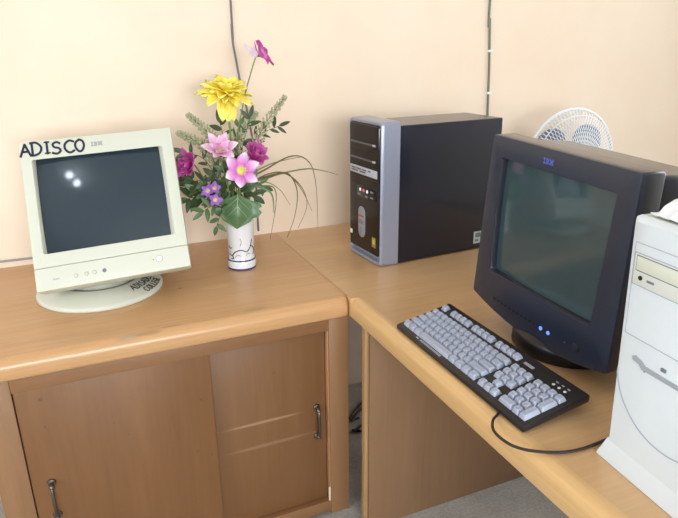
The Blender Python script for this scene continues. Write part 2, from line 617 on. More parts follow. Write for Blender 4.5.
def window(name, axis, pos, a, b, z0, z1):
    bm = NB()
    t = .05

    def bar(p, q, s, e, thick=.06):
        if axis == 'y':
            box(bm, (pos - thick / 2, p, s), (pos + thick / 2, q, e), .004)
        else:
            box(bm, (p, pos - thick / 2, s), (q, pos + thick / 2, e), .004)
    bar(a, b, z0, z0 + t)
    bar(a, b, z1 - t, z1)
    bar(a, a + t, z0, z1)
    bar(b - t, b, z0, z1)
    for i in (1, 2):
        c = a + (b - a) * i / 3
        bar(c - .02, c + .02, z0, z1, .05)
    f = structure(finish(bm, name, M['white']))
    bm = NB()
    if axis == 'y':
        box(bm, (pos - .003, a + t, z0 + t), (pos + .003, b - t, z1 - t))
    else:
        box(bm, (a + t, pos - .003, z0 + t), (b - t, pos + .003, z1 - t))
    finish(bm, 'pane', M['glass'], f, smooth=0)


window('window_1', 'y', XL - .05, *WL)
window('window_2', 'x', YF - .05, *WF)
window('added_fill_window', 'y', XR + .05, *WR)  # added window, unseen, only there for the fill light

# ================================================================== counter and cabinet on the left
CX0 = -.885                         # left end
CD = .662                           # worktop depth
TH = .053
bm = NB()
prof = []
rT, rB = .026, .009
for i in range(9):
    a = PI / 2 * i / 8
    prof.append((-CD + rT - rT * math.sin(a), -rT + rT * math.cos(a)))
for i in range(1, 7):
    a = PI / 2 * i / 6
    prof.append((-CD + rB - rB * math.cos(a), -TH + rB - rB * math.sin(a)))
prof = [(-.001, 0)] + prof + [(-.001, -TH)]
# sections along x; the right front corner is rounded off a little in plan
secs = []
for x, sh in [(CX0, 0), (-.03, 0), (-.02, .0006), (-.012, .002), (-.006, .005), (-.002, .010), (-.0005, .015)]:
    secs.append([Vector((x, y + (sh if y < -CD + .05 else 0), z + H)) for y, z in prof])
loft(bm, secs, True, True)
ct = finish(bm, 'worktop', M['counter'], smooth=30)
tag(ct, 'golden wooden worktop with rounded front edge over the sliding door cabinet', 'worktop')

cab = thing('sliding_door_cabinet', 'brown wooden cabinet with two sliding doors under the left worktop', 'cabinet')
FY = -.650
zt = H - TH
bm = NB()
box(bm, (CX0 + .01, FY + .03, .06), (CX0 + .03, -.01, zt), .001)
box(bm, (-.022, FY + .03, .06), (-.002, -.01, zt), .001)
box(bm, (CX0 + .03, -.02, .06), (-.022, -.01, zt), .001)
box(bm, (CX0 + .03, FY + .03, .06), (-.022, -.02, .08), .001)
finish(bm, 'carcass', M['stile'], cab)
bm = NB()
box(bm, (CX0 + .02, FY + .05, 0), (-.012, -.03, .06), .002)
finish(bm, 'plinth', M['cabinet'], cab)
bm = NB()
box(bm, (CX0 + .065, FY, zt - .036), (-.058, FY + .03, zt), .0015)
finish(bm, 'top_rail', M['cabinet'], cab)
bm = NB()
box(bm, (CX0 + .065, FY, .012), (-.058, FY + .03, .05), .0015)
finish(bm, 'bottom_rail', M['cabinet'], cab)
for a, b in ((CX0, CX0 + .065), (-.058, 0)):
    bm = NB()
    box(bm, (a, FY, 0), (b - (.0005 if b == 0 else 0), FY + .03, zt), .002)
    finish(bm, 'stile', M['stile'], cab)


def door(a, b, y, mat, hx, hz0, hz1):
    bm = NB()
    box(bm, (a, y, .05), (b, y + .015, zt - .034), .0025)
    d = finish(bm, 'sliding_door', mat, cab)
    bm = NB()
    pts = [(hx, y + .002, hz1), (hx, y - .013, hz1 - .003), (hx, y - .019, hz1 - .018), (hx, y - .021, (hz0 + hz1) / 2), (hx, y - .019, hz0 + .018), (hx, y - .013, hz0 + .003), (hx, y + .002, hz0)]
    tube(bm, pts, .0042, 10, 5)
    for z in (hz0, hz1):
        cyl(bm, (hx, y + .001, z), (hx, y - .005, z), .011, .009, 20, .001)
        t = NB()
        bmesh.ops.create_uvsphere(t, u_segments=12, v_segments=8, radius=.0068)
        join(bm, t, Matrix.Translation((hx, y - .014, z + (.004 if z == hz0 else -.004))))
    finish(bm, 'handle', M['steel'], d)
    return d


door(-.405, -.0635, FY + .019, M['door_b'], -.091, H - .422, H - .328)
door(CX0 + .067, -.379, FY + .0015, M['door_a'], -.776, H - .436, H - .342)
bm = NB()
box(bm, (-.0625, FY + .003, .05), (-.058, FY + .025, zt - .036), .002)
finish(bm, 'corner_bead', M['bead'], cab)
bm = NB()
box(bm, (-.0655, FY + .001, H - .66), (-.0585, FY + .005, H - .60), .002)
ch = finish(bm, 'chipped_bead', M['chip'], cab)
ch['label'] = 'pale chipped patch at the foot of the corner bead'

# ================================================================== desk on the right
DX1, DY1 = .80, -1.98
bm = NB()
prof = [(DX1, 0), ]
rT, rB = .024, .008
x0 = .0008
EW = .030                            # width of the solid lipping along the front edge
DTH = .057
loft(bm, [[Vector((x, y, z)) for x, y in ((x0, -.001), (x0, -.6635), (x0 + EW, -.6635), (x0 + EW, DY1), (DX1, DY1), (DX1, -.001))] for z in (H - DTH + .004, H - .0002)], True, True)
desk = thing('office_desk', 'honey coloured wooden desk with pale rounded front edge along the right side', 'desk', (0, 0, 0))
finish(bm, 'desk_top', M['desk'], desk)
bm = NB()
prof = [(x0 + EW, 0)]
for i in range(9):
    a = PI / 2 * i / 8
    prof.append((x0 + rT - rT * math.sin(a), -rT + rT * math.cos(a)))
for i in range(1, 7):
    a = PI / 2 * i / 6
    prof.append((x0 + rB - rB * math.cos(a), -DTH + rB - rB * math.sin(a)))
prof.append((x0 + EW, -DTH))
loft(bm, [[Vector((x, y, z + H)) for x, z in prof] for y in (-.6635, -1.0, -1.5, DY1)], True, True)
finish(bm, 'edge_lipping', M['lipping'], desk, smooth=30)
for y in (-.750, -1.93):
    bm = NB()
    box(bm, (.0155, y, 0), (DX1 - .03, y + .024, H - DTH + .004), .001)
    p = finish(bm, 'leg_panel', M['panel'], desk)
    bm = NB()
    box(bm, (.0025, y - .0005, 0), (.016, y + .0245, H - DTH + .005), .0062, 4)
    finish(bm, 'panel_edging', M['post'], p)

# ================================================================== wires on the wall


def wire(name, pts, r, mat, label, clips=(), cat='wire'):
    bm = NB()
    tube(bm, pts, r, 8, 5)
    o = finish(bm, name, mat)
    tag(o, label, cat)
    for c in clips:
        bm = NB()
        x, y, z = c
        box(bm, (x - .0075, y - .006, z - .0045), (x + .0075, y + .006, z + .0045), .002)
        cyl(bm, (x + .007, y - .009, z), (x + .007, y + .006, z), .003, n=10)
        finish(bm, 'wire_clip', M['white'], o)
    return o


w = [at(490.5, -6, -.005), at(490, 18, -.005), at(489.5, 51, -.005), at(489.2, 70, -.005), at(488.3, 93, -.005), at(487.3, 125, -.005), at(485.5, 190, -.005), at(484.5, 207, -.006)]
w = [Vector((w[0].x, w[0].y, ZC - .02))] + w + [Vector((w[-1].x + .004, -.006, H - .3)), Vector((w[-1].x + .006, -.006, .03))]
wire('wall_wire', w, .0042, M['cordgreen'], 'grey green wire clipped to the wall above the black tower computer', [at(489.6, 51, -.005), at(488.5, 93, -.005)])
w = [at(231, 8, -.005), at(231.5, 24, -.005), at(233, 43, -.005), at(236.5, 62, -.005), at(239.5, 78, -.005), at(247, 110, -.005), at(254, 150, -.005), at(256.5, 190, -.005), at(257.5, 214, -.005), at(258.5, 231, -.006)]
w = [Vector((w[0].x, w[0].y, ZC - .02))] + w
wire('wall_wire', w, .0034, M['cordviolet'], 'thin dark wire running down the wall behind the flower vase')
wire('wall_wire', [(-.884, -.005, H + .022), (-.80, -.005, H + .021), (-.70, -.005, H + .02), (-.55, -.006, H + .012), (-.45, -.007, H + .004)], .0035, M['cordgrey'],
     'pale wire lying along the foot of the wall behind the cream monitor')

# ================================================================== cream monitor (left)
mt = face_frame((-.5655, -.4842, .0856), -101.36, 26.43, 4.0)
mon = thing('crt_monitor', 'cream picture tube monitor tilted back on a round swivel foot on the left worktop', 'monitor', mat=mt)
W, HH = .3726, .3769
CH = .056                            # height of the control strip
bm = NB()
ow, oh = .320, .240                  # opening
oz = .0895
loops = [rrect(W - .006, HH - CH - .003, .003, .065, z0=CH + .0004), rrect(W, HH - CH - .0004, .003, .05, z0=CH + .0003), rrect(W, HH - CH - .0004, .003, .003, z0=CH + .0003),
         rrect(W - .0015, HH - CH - .0014, .003, .0008, z0=CH + .0006), rrect(W - .005, HH - CH - .004, .003, 0, z0=CH + .0012),
         rrect(ow, oh, .006, .0008, z0=oz, cx=-.001), rrect(ow - .002, oh - .001, .006, .002, z0=oz + .0005, cx=-.001), rrect(ow - .014, oh + .006, .005, .018, z0=oz + .0005, cx=-.004), rrect(ow - .020, oh + .004, .005, .030, z0=oz + .0025, cx=-.004)]
loft(bm, loops)
bez = finish(bm, 'bezel', M['cream'], mon, smooth=40)


def tube_face(w, h, cx, z0, y, bulge, nx=24, nz=20):
    bm = NB()
    g = []
    for i in range(nx + 1):
        col = []
        for j in range(nz + 1):
            u, v = i / nx * 2 - 1, j / nz * 2 - 1
            col.append(bm.verts.new((cx + u * w / 2, y - bulge * (1 - u * u * .6 - v * v * .4), z0 + (v + 1) * h / 2)))
        g.append(col)
    for i in range(nx):
        for j in range(nz):
            bm.faces.new((g[i][j], g[i + 1][j], g[i + 1][j + 1], g[i][j + 1]))
    # glass thickness behind
    back = [[bm.verts.new((p.co.x, y + .012, p.co.z)) for p in col] for col in ([c[0] for c in g], [c[-1] for c in g], g[0], g[-1])]
    for edge, bk in zip(([c[0] for c in g], [c[-1] for c in g], g[0], g[-1]), back):
        for i in range(len(edge) - 1):
            bm.faces.new((edge[i], edge[i + 1], bk[i + 1], bk[i]))
    return bm


finish(tube_face(ow - .013, oh + .007, -.004, oz, .022, .012), 'screen', M['tube_a'], mon, smooth=60, recalc=False)
bm = NB()
loft(bm, [rrect(W - .006, CH - .002, .003, .065), rrect(W, CH - .0003, .003, .05), rrect(W, CH - .0003, .003, .003), rrect(W - .0015, CH - .0014, .003, .0008, z0=.0008), rrect(W - .005, CH - .0035, .003, 0, z0=.0025)], cap1=True)
strip = finish(bm, 'control_strip', M['cream'], mon, smooth=40)
bm = NB()
loft(bm, [rrect(W - .03, HH - .02, .02, .055, z0=.01), rrect(W - .03, HH - .03, .02, .10, z0=.014), rrect(W - .05, HH - .075, .03, .15, z0=.062), rrect(.25, .21, .03, .27, z0=.13), rrect(.22, .17, .03, .36, z0=.162)], True, True)
finish(bm, 'rear_housing', M['cream'], mon, smooth=40)
# buttons
for i, x in enumerate((-.0913, -.0661, -.0473)):
    bm = NB()
    z = .0250 + .0006 * i
    cyl(bm, (x, .003, z), (x, -.0012, z), .0052, n=24, bev=.0005)
    b = finish(bm, 'control_button', M['cream_dk'], mon)
    bm = NB()
    cyl(bm, (x, 0, z), (x, -.0017, z), .0036, n=24, bev=.0004)
    finish(bm, 'button_cap', M['cream'], b)
bm = NB()
cyl(bm, (-.0234, .003, .0262), (-.0234, -.0012, .0262), .0052, n=24, bev=.0008)
o = finish(bm, 'control_button', M['greybutton'], mon)
o['label'] = 'dark grey control button'
bm = NB()
cyl(bm, (.1117, .003, .0325), (.1117, -.0015, .0325), .0088, n=28, bev=.0006)
o = finish(bm, 'power_button', M['cream_dk'], mon)
bm = NB()
cyl(bm, (.1117, 0, .0325), (.1117, -.0026, .0325), .0072, n=28, bev=.0008)
finish(bm, 'button_cap', M['white'], o)
bm = NB()
cyl(bm, (.0967, .002, .0321), (.0967, -.0005, .0321), .0016, n=12)
finish(bm, 'power_lamp', M['greybutton'], mon)
# model badge: a small grey ribbed plate, and the striped maker's badge above the screen
bm = NB()
for i in range(5):
    box(bm, (-.1445 + i * .003, -.0005, .0235), (-.1425 + i * .003, .001, .0268))
finish(bm, 'model_badge', M['logo_grey'], mon)
bm = NB()
stripe_logo(bm, -.0155, .3475, .029, .0112)
finish(bm, 'maker_badge', M['logo_grey'], mon, smooth=0)
# the name written by hand along the top of the bezel
bm = NB()
marks = [('A', -.1845, .0240, .3395, .0300), ('D', -.1590, .0245, .3395, .0325), ('I', -.1275, .0140, .3405, .0305), ('S', -.1090, .0200, .3380, .0300), ('C', -.0800, .0235, .3380, .0305), ('O', -.0540, .0215, .3380, .0305)]
for chh, x, w_, z, h_ in marks:
    adv, strokes = GLYPH[chh]
    for stx in strokes:
        ribbon(bm, [(x + p * w_ / adv, z + q * h_) for p, q in stx], .0056, .0002)
for z in (.3420, .3700):
    ribbon(bm, [(-.1265, z), (-.1145, z)], .0036, .0002)
finish(bm, 'marker_writing', M['ink'], mon, smooth=0)
# swivel foot
inv = mt.inverted()
foot_c = Vector((-.600, -.316, H + .0006))
fm = inv @ Matrix.Translation(foot_c)
bm = NB()
RIM, RIN = .165, .104
ZR, ZI = .011, .036
lathe(bm, [(0, .0), (.161, 0), (.164, .003), (.1645, .008), (.162, ZR + .001), (.158, ZR + .004), (.108, ZI), (.104, ZI + .0005), (.100, ZI - .001), (.097, .024), (.085, .022), (0, .022)], n=72, caps=(False, False))
o = finish(bm, 'swivel_foot', M['cream'], mon, smooth=40)
o.matrix_local = fm
bm = NB()
lathe(bm, [(0, .021), (.088, .021), (.092, .03), (.090, .045), (.080, .062), (.06, .078), (0, .085)], n=48, caps=(False, False))
o2 = finish(bm, 'pivot_bowl', M['cream_dk'], mon, smooth=40)
o2.matrix_local = fm


def on_foot(u, v, h):
    # u runs round the rim, v runs up the slope from the rim
    ang = -R(53) + u / .150
    t = v / .057
    rr = .160 + (.108 - .160) * t
    zz = ZR + .004 + (ZI - ZR - .004) * t
    return Vector((math.cos(ang) * (rr + h * .4), math.sin(ang) * (rr + h * .4), zz + h))


bm = NB()
for word, u, v, hgt, sc in (('ADISADEL', -.006, .027, .020, .0142), ('COLLEGE', .022, .003, .0175, .0132)):
    for chh in word:
        adv, strokes = GLYPH[chh]
        for stx in strokes:
            ribbon(bm, [(u + p * sc, v + q * hgt) for p, q in stx], .0024, .0004, on_foot)
        u += (adv + .28) * sc
ow_ = finish(bm, 'foot_writing', M['blackink'], o, smooth=0)
# the casing is not quite square: its lower edge runs a little down to the left
seen = set()
for p_ in [c_ for q_ in mon.children for c_ in [q_] + list(q_.children)]:
    if p_.name.split('.')[0] in ('swivel_foot', 'pivot_bowl', 'foot_writing', 'rear_housing') or p_.data.name in seen:
        continue
    seen.add(p_.data.name)
    for v_ in p_.data.vertices:
        v_.co.z += max(0, 1 - v_.co.z / HH) * (.030 * v_.co.x - .0005)

# ================================================================== charcoal monitor (right)
mt = face_frame((.2286, -1.0927, .0606), 180.42, .3, -2.4)
mon = thing('crt_monitor', 'charcoal picture tube monitor with a large dark screen behind the keyboard', 'monitor', mat=mt)
WT, WB, HH = .3785, .4158, .379
ow, oh, oz = .307, .262, .0725
ocx = -.003
SG = .030
bm = NB()
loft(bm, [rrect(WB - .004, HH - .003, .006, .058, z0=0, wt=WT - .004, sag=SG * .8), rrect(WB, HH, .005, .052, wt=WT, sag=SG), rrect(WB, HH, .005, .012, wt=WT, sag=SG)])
finish(bm, 'casing', M['charcoal_shaded'], mon, smooth=40)
bm = NB()
loops = [rrect(WB, HH, .005, .012, wt=WT, sag=SG), rrect(WB, HH, .005, .003, wt=WT, sag=SG),
         rrect(WB - .0015, HH - .0012, .005, .0008, z0=.0006, wt=WT - .0015, sag=SG), rrect(WB - .005, HH - .004, .004, 0, z0=.002, wt=WT - .005, sag=SG * .98),
         rrect(ow, oh, .005, .0005, z0=oz, cx=ocx)]
loft(bm, loops)
finish(bm, 'bezel', M['charcoal'], mon, smooth=40)
bm = NB()
loft(bm, [rrect(ow + .0006, oh + .0006, .005, .0004, z0=oz - .0003, cx=ocx), rrect(ow - .001, oh - .001, .005, .0012, z0=oz + .0005, cx=ocx), rrect(ow - .008, oh - .004, .006, .013, z0=oz + .002, cx=ocx), rrect(ow - .012, oh - .008, .006, .022, z0=oz + .004, cx=ocx)])
finish(bm, 'screen_rim', M['rim'], mon, smooth=40)
finish(tube_face(ow - .006, oh - .003, ocx, oz + .0015, .017, .007), 'screen', M['tube_b'], mon, smooth=60, recalc=False)
bm = NB()
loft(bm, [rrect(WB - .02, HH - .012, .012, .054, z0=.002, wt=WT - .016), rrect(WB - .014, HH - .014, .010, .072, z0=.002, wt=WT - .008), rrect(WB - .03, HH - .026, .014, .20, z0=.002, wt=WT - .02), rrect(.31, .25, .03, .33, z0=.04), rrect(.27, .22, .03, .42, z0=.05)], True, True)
finish(bm, 'rear_housing', M['charcoal_shaded'], mon, smooth=40)
bm = NB()
stripe_logo(bm, -.0275, .3480, .029, .0120)
finish(bm, 'maker_badge', M['logo_blue'], mon, smooth=0)
for i in range(11):
    bm = NB()
    x = -.127 + i * .0135
    box(bm, (x - .0042, -.0014, .0085), (x + .0042, .002, .0125), .0010)
    finish(bm, 'menu_button', M['black'], mon)
for x in (.0306, .0529):
    bm = NB()
    cyl(bm, (x, .003, .0102), (x, -.0016, .0102), .0042, n=18, bev=.0008)
    finish(bm, 'status_lamp', M['led_blue'], mon)
bm = NB()
cyl(bm, (.1279, .003, .0155), (.1279, -.0005, .0155), .0112, n=30, bev=.0003)
o = finish(bm, 'power_button', M['black'], mon)
bm = NB()
cyl(bm, (.1279, 0, .0155), (.1279, -.0022, .0155), .0088, n=30, bev=.001)
finish(bm, 'button_cap', M['charcoal'], o)
bm = NB()
cyl(bm, (.0989, .002, .0125), (.0989, -.0006, .0125), .0015, n=12)
finish(bm, 'power_lamp', M['greybutton'], mon)
fm = mt.inverted() @ Matrix.Translation((.335, -1.098, H + .0006))
bm = NB()
lathe(bm, [(0, 0), (.119, 0), (.121, .003), (.120, .030), (.116, .036), (.100, .046), (.09, .060), (.085, .068), (0, .068)], n=64, caps=(False, False))
o = finish(bm, 'swivel_foot', M['black'], mon, smooth=40)
o.matrix_local = fm
for p_ in mon.children_recursive:
    if p_.name.split('.')[0] == 'swivel_foot':
        continue
    for v_ in p_.data.vertices:      # the right side of the casing leans out a little towards the top
        if v_.co.x > 0:
            v_.co.x *= 1 + .075 * max(0, v_.co.z) / HH

# ================================================================== black tower computer
mt = face_frame((.1715, -.3925, .0006), 183.87, 0)
pc = thing('tower_computer', 'black tower computer with silver framed front standing against the wall', 'computer', mat=mt)
W, HH = .1917, .428
bm = NB()
loft(bm, [rrect(W - .004, .4125, .004, .058, z0=.003), rrect(W - .004, .4125, .004, .436, z0=.003), rrect(W - .008, .4085, .004, .438, z0=.005)], True, True)
finish(bm, 'case', M['case'], pc, smooth=40)
for x in (-.07, .07):
    for y in (.09, .38):
        bm = NB()
        cyl(bm, (x, y, .0045), (x, y, 0), .012, n=20, bev=.001)
        finish(bm, 'foot', M['black'], pc)
bm = NB()
loft(bm, [rrect(W, HH, .006, .062, z0=.0), rrect(W, HH, .010, .012, z0=.0), rrect(W - .002, HH - .002, .012, .004, z0=.001), rrect(W - .007, HH - .006, .012, 0, z0=.003),
          rrect(W - .014, HH - .022, .010, .0005, z0=.012), rrect(W - .017, HH - .026, .010, .012, z0=.014)], False, True)
bz = finish(bm, 'front_bezel', M['silver'], pc, smooth=40)
bm = NB()
pw = W - .020
loft(bm, [rrect(pw, .386, .006, .012, z0=.030), rrect(pw, .386, .006, -.001, z0=.030), rrect(pw - .004, .382, .006, -.004, z0=.032)], True, True)
fp = finish(bm, 'front_panel', M['gloss'], pc, smooth=40)
for z in (.360, .313):
    bm = NB()
    box(bm, (-.076, -.0065, z - .003), (.068, -.003, z + .003), .0012)
    o = finish(bm, 'drive_slot', plain('dark slot plastic', srgb(84, 82, 82), .4), pc)
    bm = NB()
    box(bm, (.056, -.0075, z - .003), (.069, -.003, z + .003), .001)
    finish(bm, 'eject_button', M['silver_lt'], o)
for z in (.337, .2945, .258, .232):
    bm = NB()
    box(bm, (-.083, -.0046, z - .0006), (.083, -.0035, z + .0006))
    finish(bm, 'panel_groove', M['black'], pc)
bm = NB()
box(bm, (-.080, -.0062, .266), (.080, -.003, .289), .001)
o = finish(bm, 'card_reader', M['silver_lt'], pc)
bm = NB()
for x0_, x1_, z in ((-.07, -.045, .281), (-.04, -.010, .281), (-.005, .02, .281), (-.068, -.03, .274), (-.02, .015, .274), (.03, .045, .282)):
    box(bm, (x0_, -.0067, z - .0018), (x1_, -.0055, z + .0018))
finish(bm, 'card_slots', M['black'], o, smooth=0)
bm = NB()
box(bm, (-.04, -.0055, .197), (.078, -.003, .232), .0015)
o = finish(bm, 'port_panel', M['black'], pc)
for i, x in enumerate((-.017, .004, .025)):
    bm = NB()
    cyl(bm, (x, -.004, .219), (x, -.0068, .219), .0052, n=18, bev=.0006)
    d = finish(bm, 'audio_jack', M['led_white'] if i != 1 else M['led_red'], o)
for x, z in ((.052, .222), (.052, .205), (-.022, .204), (.02, .203)):
    bm = NB()
    box(bm, (x - .008, -.0064, z - .003), (x + .008, -.0045, z + .003), .0005)
    finish(bm, 'port', M['greybutton'], o)
bm = NB()
loft(bm, [rrect(.040, .098, .0195, -.003, cx=-.008, z0=.0695), rrect(.040, .098, .0195, -.0065, cx=-.008, z0=.0695), rrect(.036, .094, .0175, -.0075, cx=-.008, z0=.0715)], True, True)
o = finish(bm, 'power_button', plain('mid silver plastic', srgb(150, 152, 156), .4, .2), pc)
bm = NB()
box(bm, (-.024, -.0085, .135), (.008, -.007, .1405), .0005)
finish(bm, 'red_strip', M['red'], o)
bm = NB()
box(bm, (-.022, -.0083, .112), (.006, -.007, .126), .0005)
box(bm, (-.010, -.0083, .080), (-.006, -.007, .104), .0005)
finish(bm, 'button_marks', M['greybutton'], o)
bm = NB()
box(bm, (-.084, -.0046, .066), (-.070, -.0035, .080), .0003)
finish(bm, 'sticker', M['white'], pc)['label'] = 'small white sticker at the lower left of the front'
bm = NB()
box(bm, (.052, -.0046, .055), (.074, -.0035, .086), .0003)
s_ = finish(bm, 'sticker', M['sticker_y'], pc)
s_['label'] = 'olive and yellow sticker at the lower right of the front'
bm = NB()
box(bm, (.057, -.0049, .065), (.069, -.004, .080), .0002)
finish(bm, 'sticker_emblem', plain('yellow emblem', srgb(205, 190, 90), .4), s_)
bm = NB()
hw = W / 2 - .002
box(bm, (hw - .0005, .352, .020), (hw + .0006, .386, .060))
s_ = finish(bm, 'sticker', M['sticker_w'], pc, smooth=0)
s_['label'] = 'pale square sticker at the rear of the side panel'
bm = NB()
box(bm, (hw, .358, .040), (hw + .0009, .380, .055))
box(bm, (hw, .358, .026), (hw + .0009, .372, .034))
finish(bm, 'sticker_print', M['greybutton'], s_, smooth=0)

# ================================================================== white tower computer
mt = face_frame((.0990, -1.5235, .0006), 175, 0)
wp = thing('tower_computer', 'white tower computer with a disc drive beside the charcoal monitor', 'computer', mat=mt)
W, HH = .195, .4003
bm = NB()
loft(bm, [rrect(W - .008, HH - .006, .004, .035, z0=.003), rrect(W - .008, HH - .006, .004, .43, z0=.003)], True, True)
finish(bm, 'case', M['white_pc'], wp, smooth=40)
bm = NB()
loft(bm, [rrect(W, HH - .001, .006, .040, z0=.0005), rrect(W, HH - .001, .006, .012, z0=.0005)])
finish(bm, 'bezel_rim', M['ivory_edge'], wp, smooth=40)
bm = NB()
loft(bm, [rrect(W, HH, .006, .012, z0=0), rrect(W - .001, HH - .001, .006, .006, z0=.0), rrect(W - .012, HH - .010, .006, 0, z0=.002)], True, True)
finish(bm, 'front_bezel', M['white_pc'], wp, smooth=40)
bm = NB()
loft(bm, [rrect(W + .020, .034, .003, .035, z0=0, wt=W - .001), rrect(W + .020, .034, .003, .001, z0=0, wt=W - .001), rrect(W + .017, .004, .0015, -.009, z0=0, wt=W + .016)], True, True)
finish(bm, 'base_flange', M['white_pc'], wp, smooth=40)
bm = NB()
box(bm, (-.083, -.0022, .3015), (.083, .003, .3480), .002)
o = finish(bm, 'disc_drive', M['ivory'], wp)
bm = NB()
box(bm, (-.0775, -.0036, .3240), (.0775, 0, .3450), .0015)
finish(bm, 'disc_tray', M['ivory_edge'], o)
bm = NB()
box(bm, (-.0785, -.0026, .3228), (.0785, 0, .3462))
finish(bm, 'tray_gap', M['greybutton'], o, smooth=0)
bm = NB()
cyl(bm, (-.0679, -.001, .3140), (-.0679, -.0034, .3140), .0034, n=16)
finish(bm, 'headphone_jack', M['black'], o)
bm = NB()
box(bm, (-.0560, -.0034, .3118), (-.0430, 0, .3152), .0006)
finish(bm, 'eject_button', M['greybutton'], o)
bm = NB()
box(bm, (-.084, -.0012, .3005), (.084, .002, .3018))
box(bm, (-.084, -.0012, .3478), (.084, .002, .3490))
box(bm, (-.0842, -.0012, .3005), (-.083, .002, .3490))
for z in (.2225, .3630):
    box(bm, (-.085, -.0008, z - .0006), (.085, .002, z + .0006))
box(bm, (-.086, -.0006, .2225), (-.0852, .002, .3630))
finish(bm, 'panel_seams', M['groove'], wp, smooth=0)
bm = NB()
ribbon(bm, [(-.0905, .160), (-.0895, .147), (-.074, .1145), (-.040, .086), (.002, .0755), (.045, .083), (.085, .11)], .0022, .0004)
finish(bm, 'curved_seam', M['groove'], wp, smooth=0)
bm = NB()
pts = [(-.060, .1925), (-.054, .1965), (-.040, .1925), (-.034, .1880), (.034, .1880), (.040, .1925), (.060, .1925), (.060, .1860), (.040, .1820), (-.040, .1800), (-.046, .186), (-.058, .1875)]
pts = [(x - .006, z) for x, z in pts]
va = [bm.verts.new((x, -.0016, z)) for x, z in pts]
vb = [bm.verts.new((x, .002, z)) for x, z in pts]
bm.faces.new(va)
for i in range(len(pts)):
    j = (i + 1) % len(pts)
    bm.faces.new((va[i], va[j], vb[j], vb[i]))
finish(bm, 'floppy_slot', plain('grey slot shadow plastic', srgb(166, 170, 178), .5), wp, smooth=0)
bm = NB()
cyl(bm, (-.041, .001, .1795), (-.041, -.0012, .1795), .0014, n=12)
finish(bm, 'drive_lamp', M['greybutton'], wp)
bm = NB()
box(bm, (-.012, -.003, .196), (-.004, .001, .201), .0006)
finish(bm, 'eject_button', M['greybutton'], wp)
for p_ in wp.children_recursive:         # the tower leans a hair to the left as it stands
    for v_ in p_.data.vertices:
        v_.co.x -= .042 * v_.co.z
# crumpled paper lying on it
tb = at(0, 0, 1)
pm = mt @ Matrix.Translation((-.034, .10, HH - .002))
bm = NB()
g = []
rp = random.Random(3)
nx, ny = 16, 14
for i in range(nx + 1):
    row = []
    for j in range(ny + 1):
        x, y = (i / nx - .5) * .13, (j / ny - .5) * .17
        e = max(0, 1 - (2 * abs(i / nx - .5)) ** 4) * max(0, 1 - (2 * abs(j / ny - .5)) ** 4)
        z = .002 + e * (.022 + .016 * rp.random()) + (.008 * rp.random())
        row.append(bm.verts.new((x + rp.uniform(-.003, .003), y + rp.uniform(-.003, .003), max(.0006, z))))
    g.append(row)
for i in range(nx):
    for j in range(ny):
        bm.faces.new((g[i][j], g[i + 1][j], g[i + 1][j + 1], g[i][j + 1]))
o = finish(bm, 'crumpled_paper', M['paper'], smooth=0, solid=.0006)
o.matrix_world = pm
tag(o, 'crumpled white paper lying on top of the white tower', 'paper')

# ================================================================== keyboard
KW, KD = .4505, .151
KF, KB_ = .0130, .0410               # top surface height at front and back
kx, ky = .0180, -1.1025
kbm = Matrix(((0, 1, 0, kx), (-1, 0, 0, ky), (0, 0, 1, H), (0, 0, 0, 1)))
kb = thing('computer_keyboard', 'dark keyboard with pale grey keys lying along the desk edge', 'keyboard', mat=kbm)
slope = (KB_ - KF) / KD
bm = NB()
prof = [(.004, .0045), (.007, .0018), (KD - .002, KB_ - .016), (KD, KB_ - .013), (KD, KB_ - .003), (KD - .003, KB_), (.008, KF + slope * .008), (.004, KF - .001)]
secs = [[Vector((x, y if 0 < i < 9 else y, z)) for i, (y, z) in enumerate(prof)] for x in (-KW / 2, KW / 2)]
loft(bm, secs, True, True)
bmesh.ops.bevel(bm, geom=[e for e in bm.edges if abs(e.verts[0].co.x - e.verts[1].co.x) < 1e-6], offset=.0022, segments=2, profile=.5, affect='EDGES')
body = finish(bm, 'keyboard_body', M['kb'], kb, smooth=40)
for x in (-.19, .19):
    bm = NB()
    box(bm, (x - .012, KD - .022, 0), (x + .012, KD - .014, .024), .001)
    finish(bm, 'foot', M['black'], kb)


def zs(y):
    return KF + slope * y


U = .01868
KX0 = -11.5 * U + .0005
PT = math.atan(slope)
cache = {}


def keycap(name, wu, hu):
    """one key: a tapered cap with a dished, rounded top"""
    kk = (wu, hu)
    if kk not in cache:
        bm = NB()
        w, h = wu * U - .0018, hu * U - .0018
        tw, th = w - .0056, h - .0064

        def lp(a, b, z, r, dy=0):
            pts = rrect(a, b, r, 0, n=3, m=2)
            return [Vector((p.x, p.z - b / 2 + dy, z)) for p in pts]
        loft(bm, [lp(w, h, -.002, .0012), lp(w, h, .0012, .0014), lp(tw + .0004, th + .0004, .0084, .0014, .0006), lp(tw - .0004, th - .0004, .0089, .0014, .0006), lp(tw * .6, th * .6, .0086, .0018, .0006)], True, True)
        o = finish(bm, name, M['key'], kb, smooth=28)
        cache[kk] = o.data
        return o
    o = bpy.data.objects.new(name, cache[kk])
    COL.objects.link(o)
    o.parent = kb
    return o


Y0 = .0150


def put(name, xu, row, wu=1, hu=1):
    """xu = left edge in key units, row counted from the front"""
    o = keycap(name, wu, hu)
    y = Y0 + (row + hu / 2) * U
    o.location = (KX0 + (xu + wu / 2) * U, y, zs(y))
    o.rotation_euler = (PT, 0, 0)
    return o


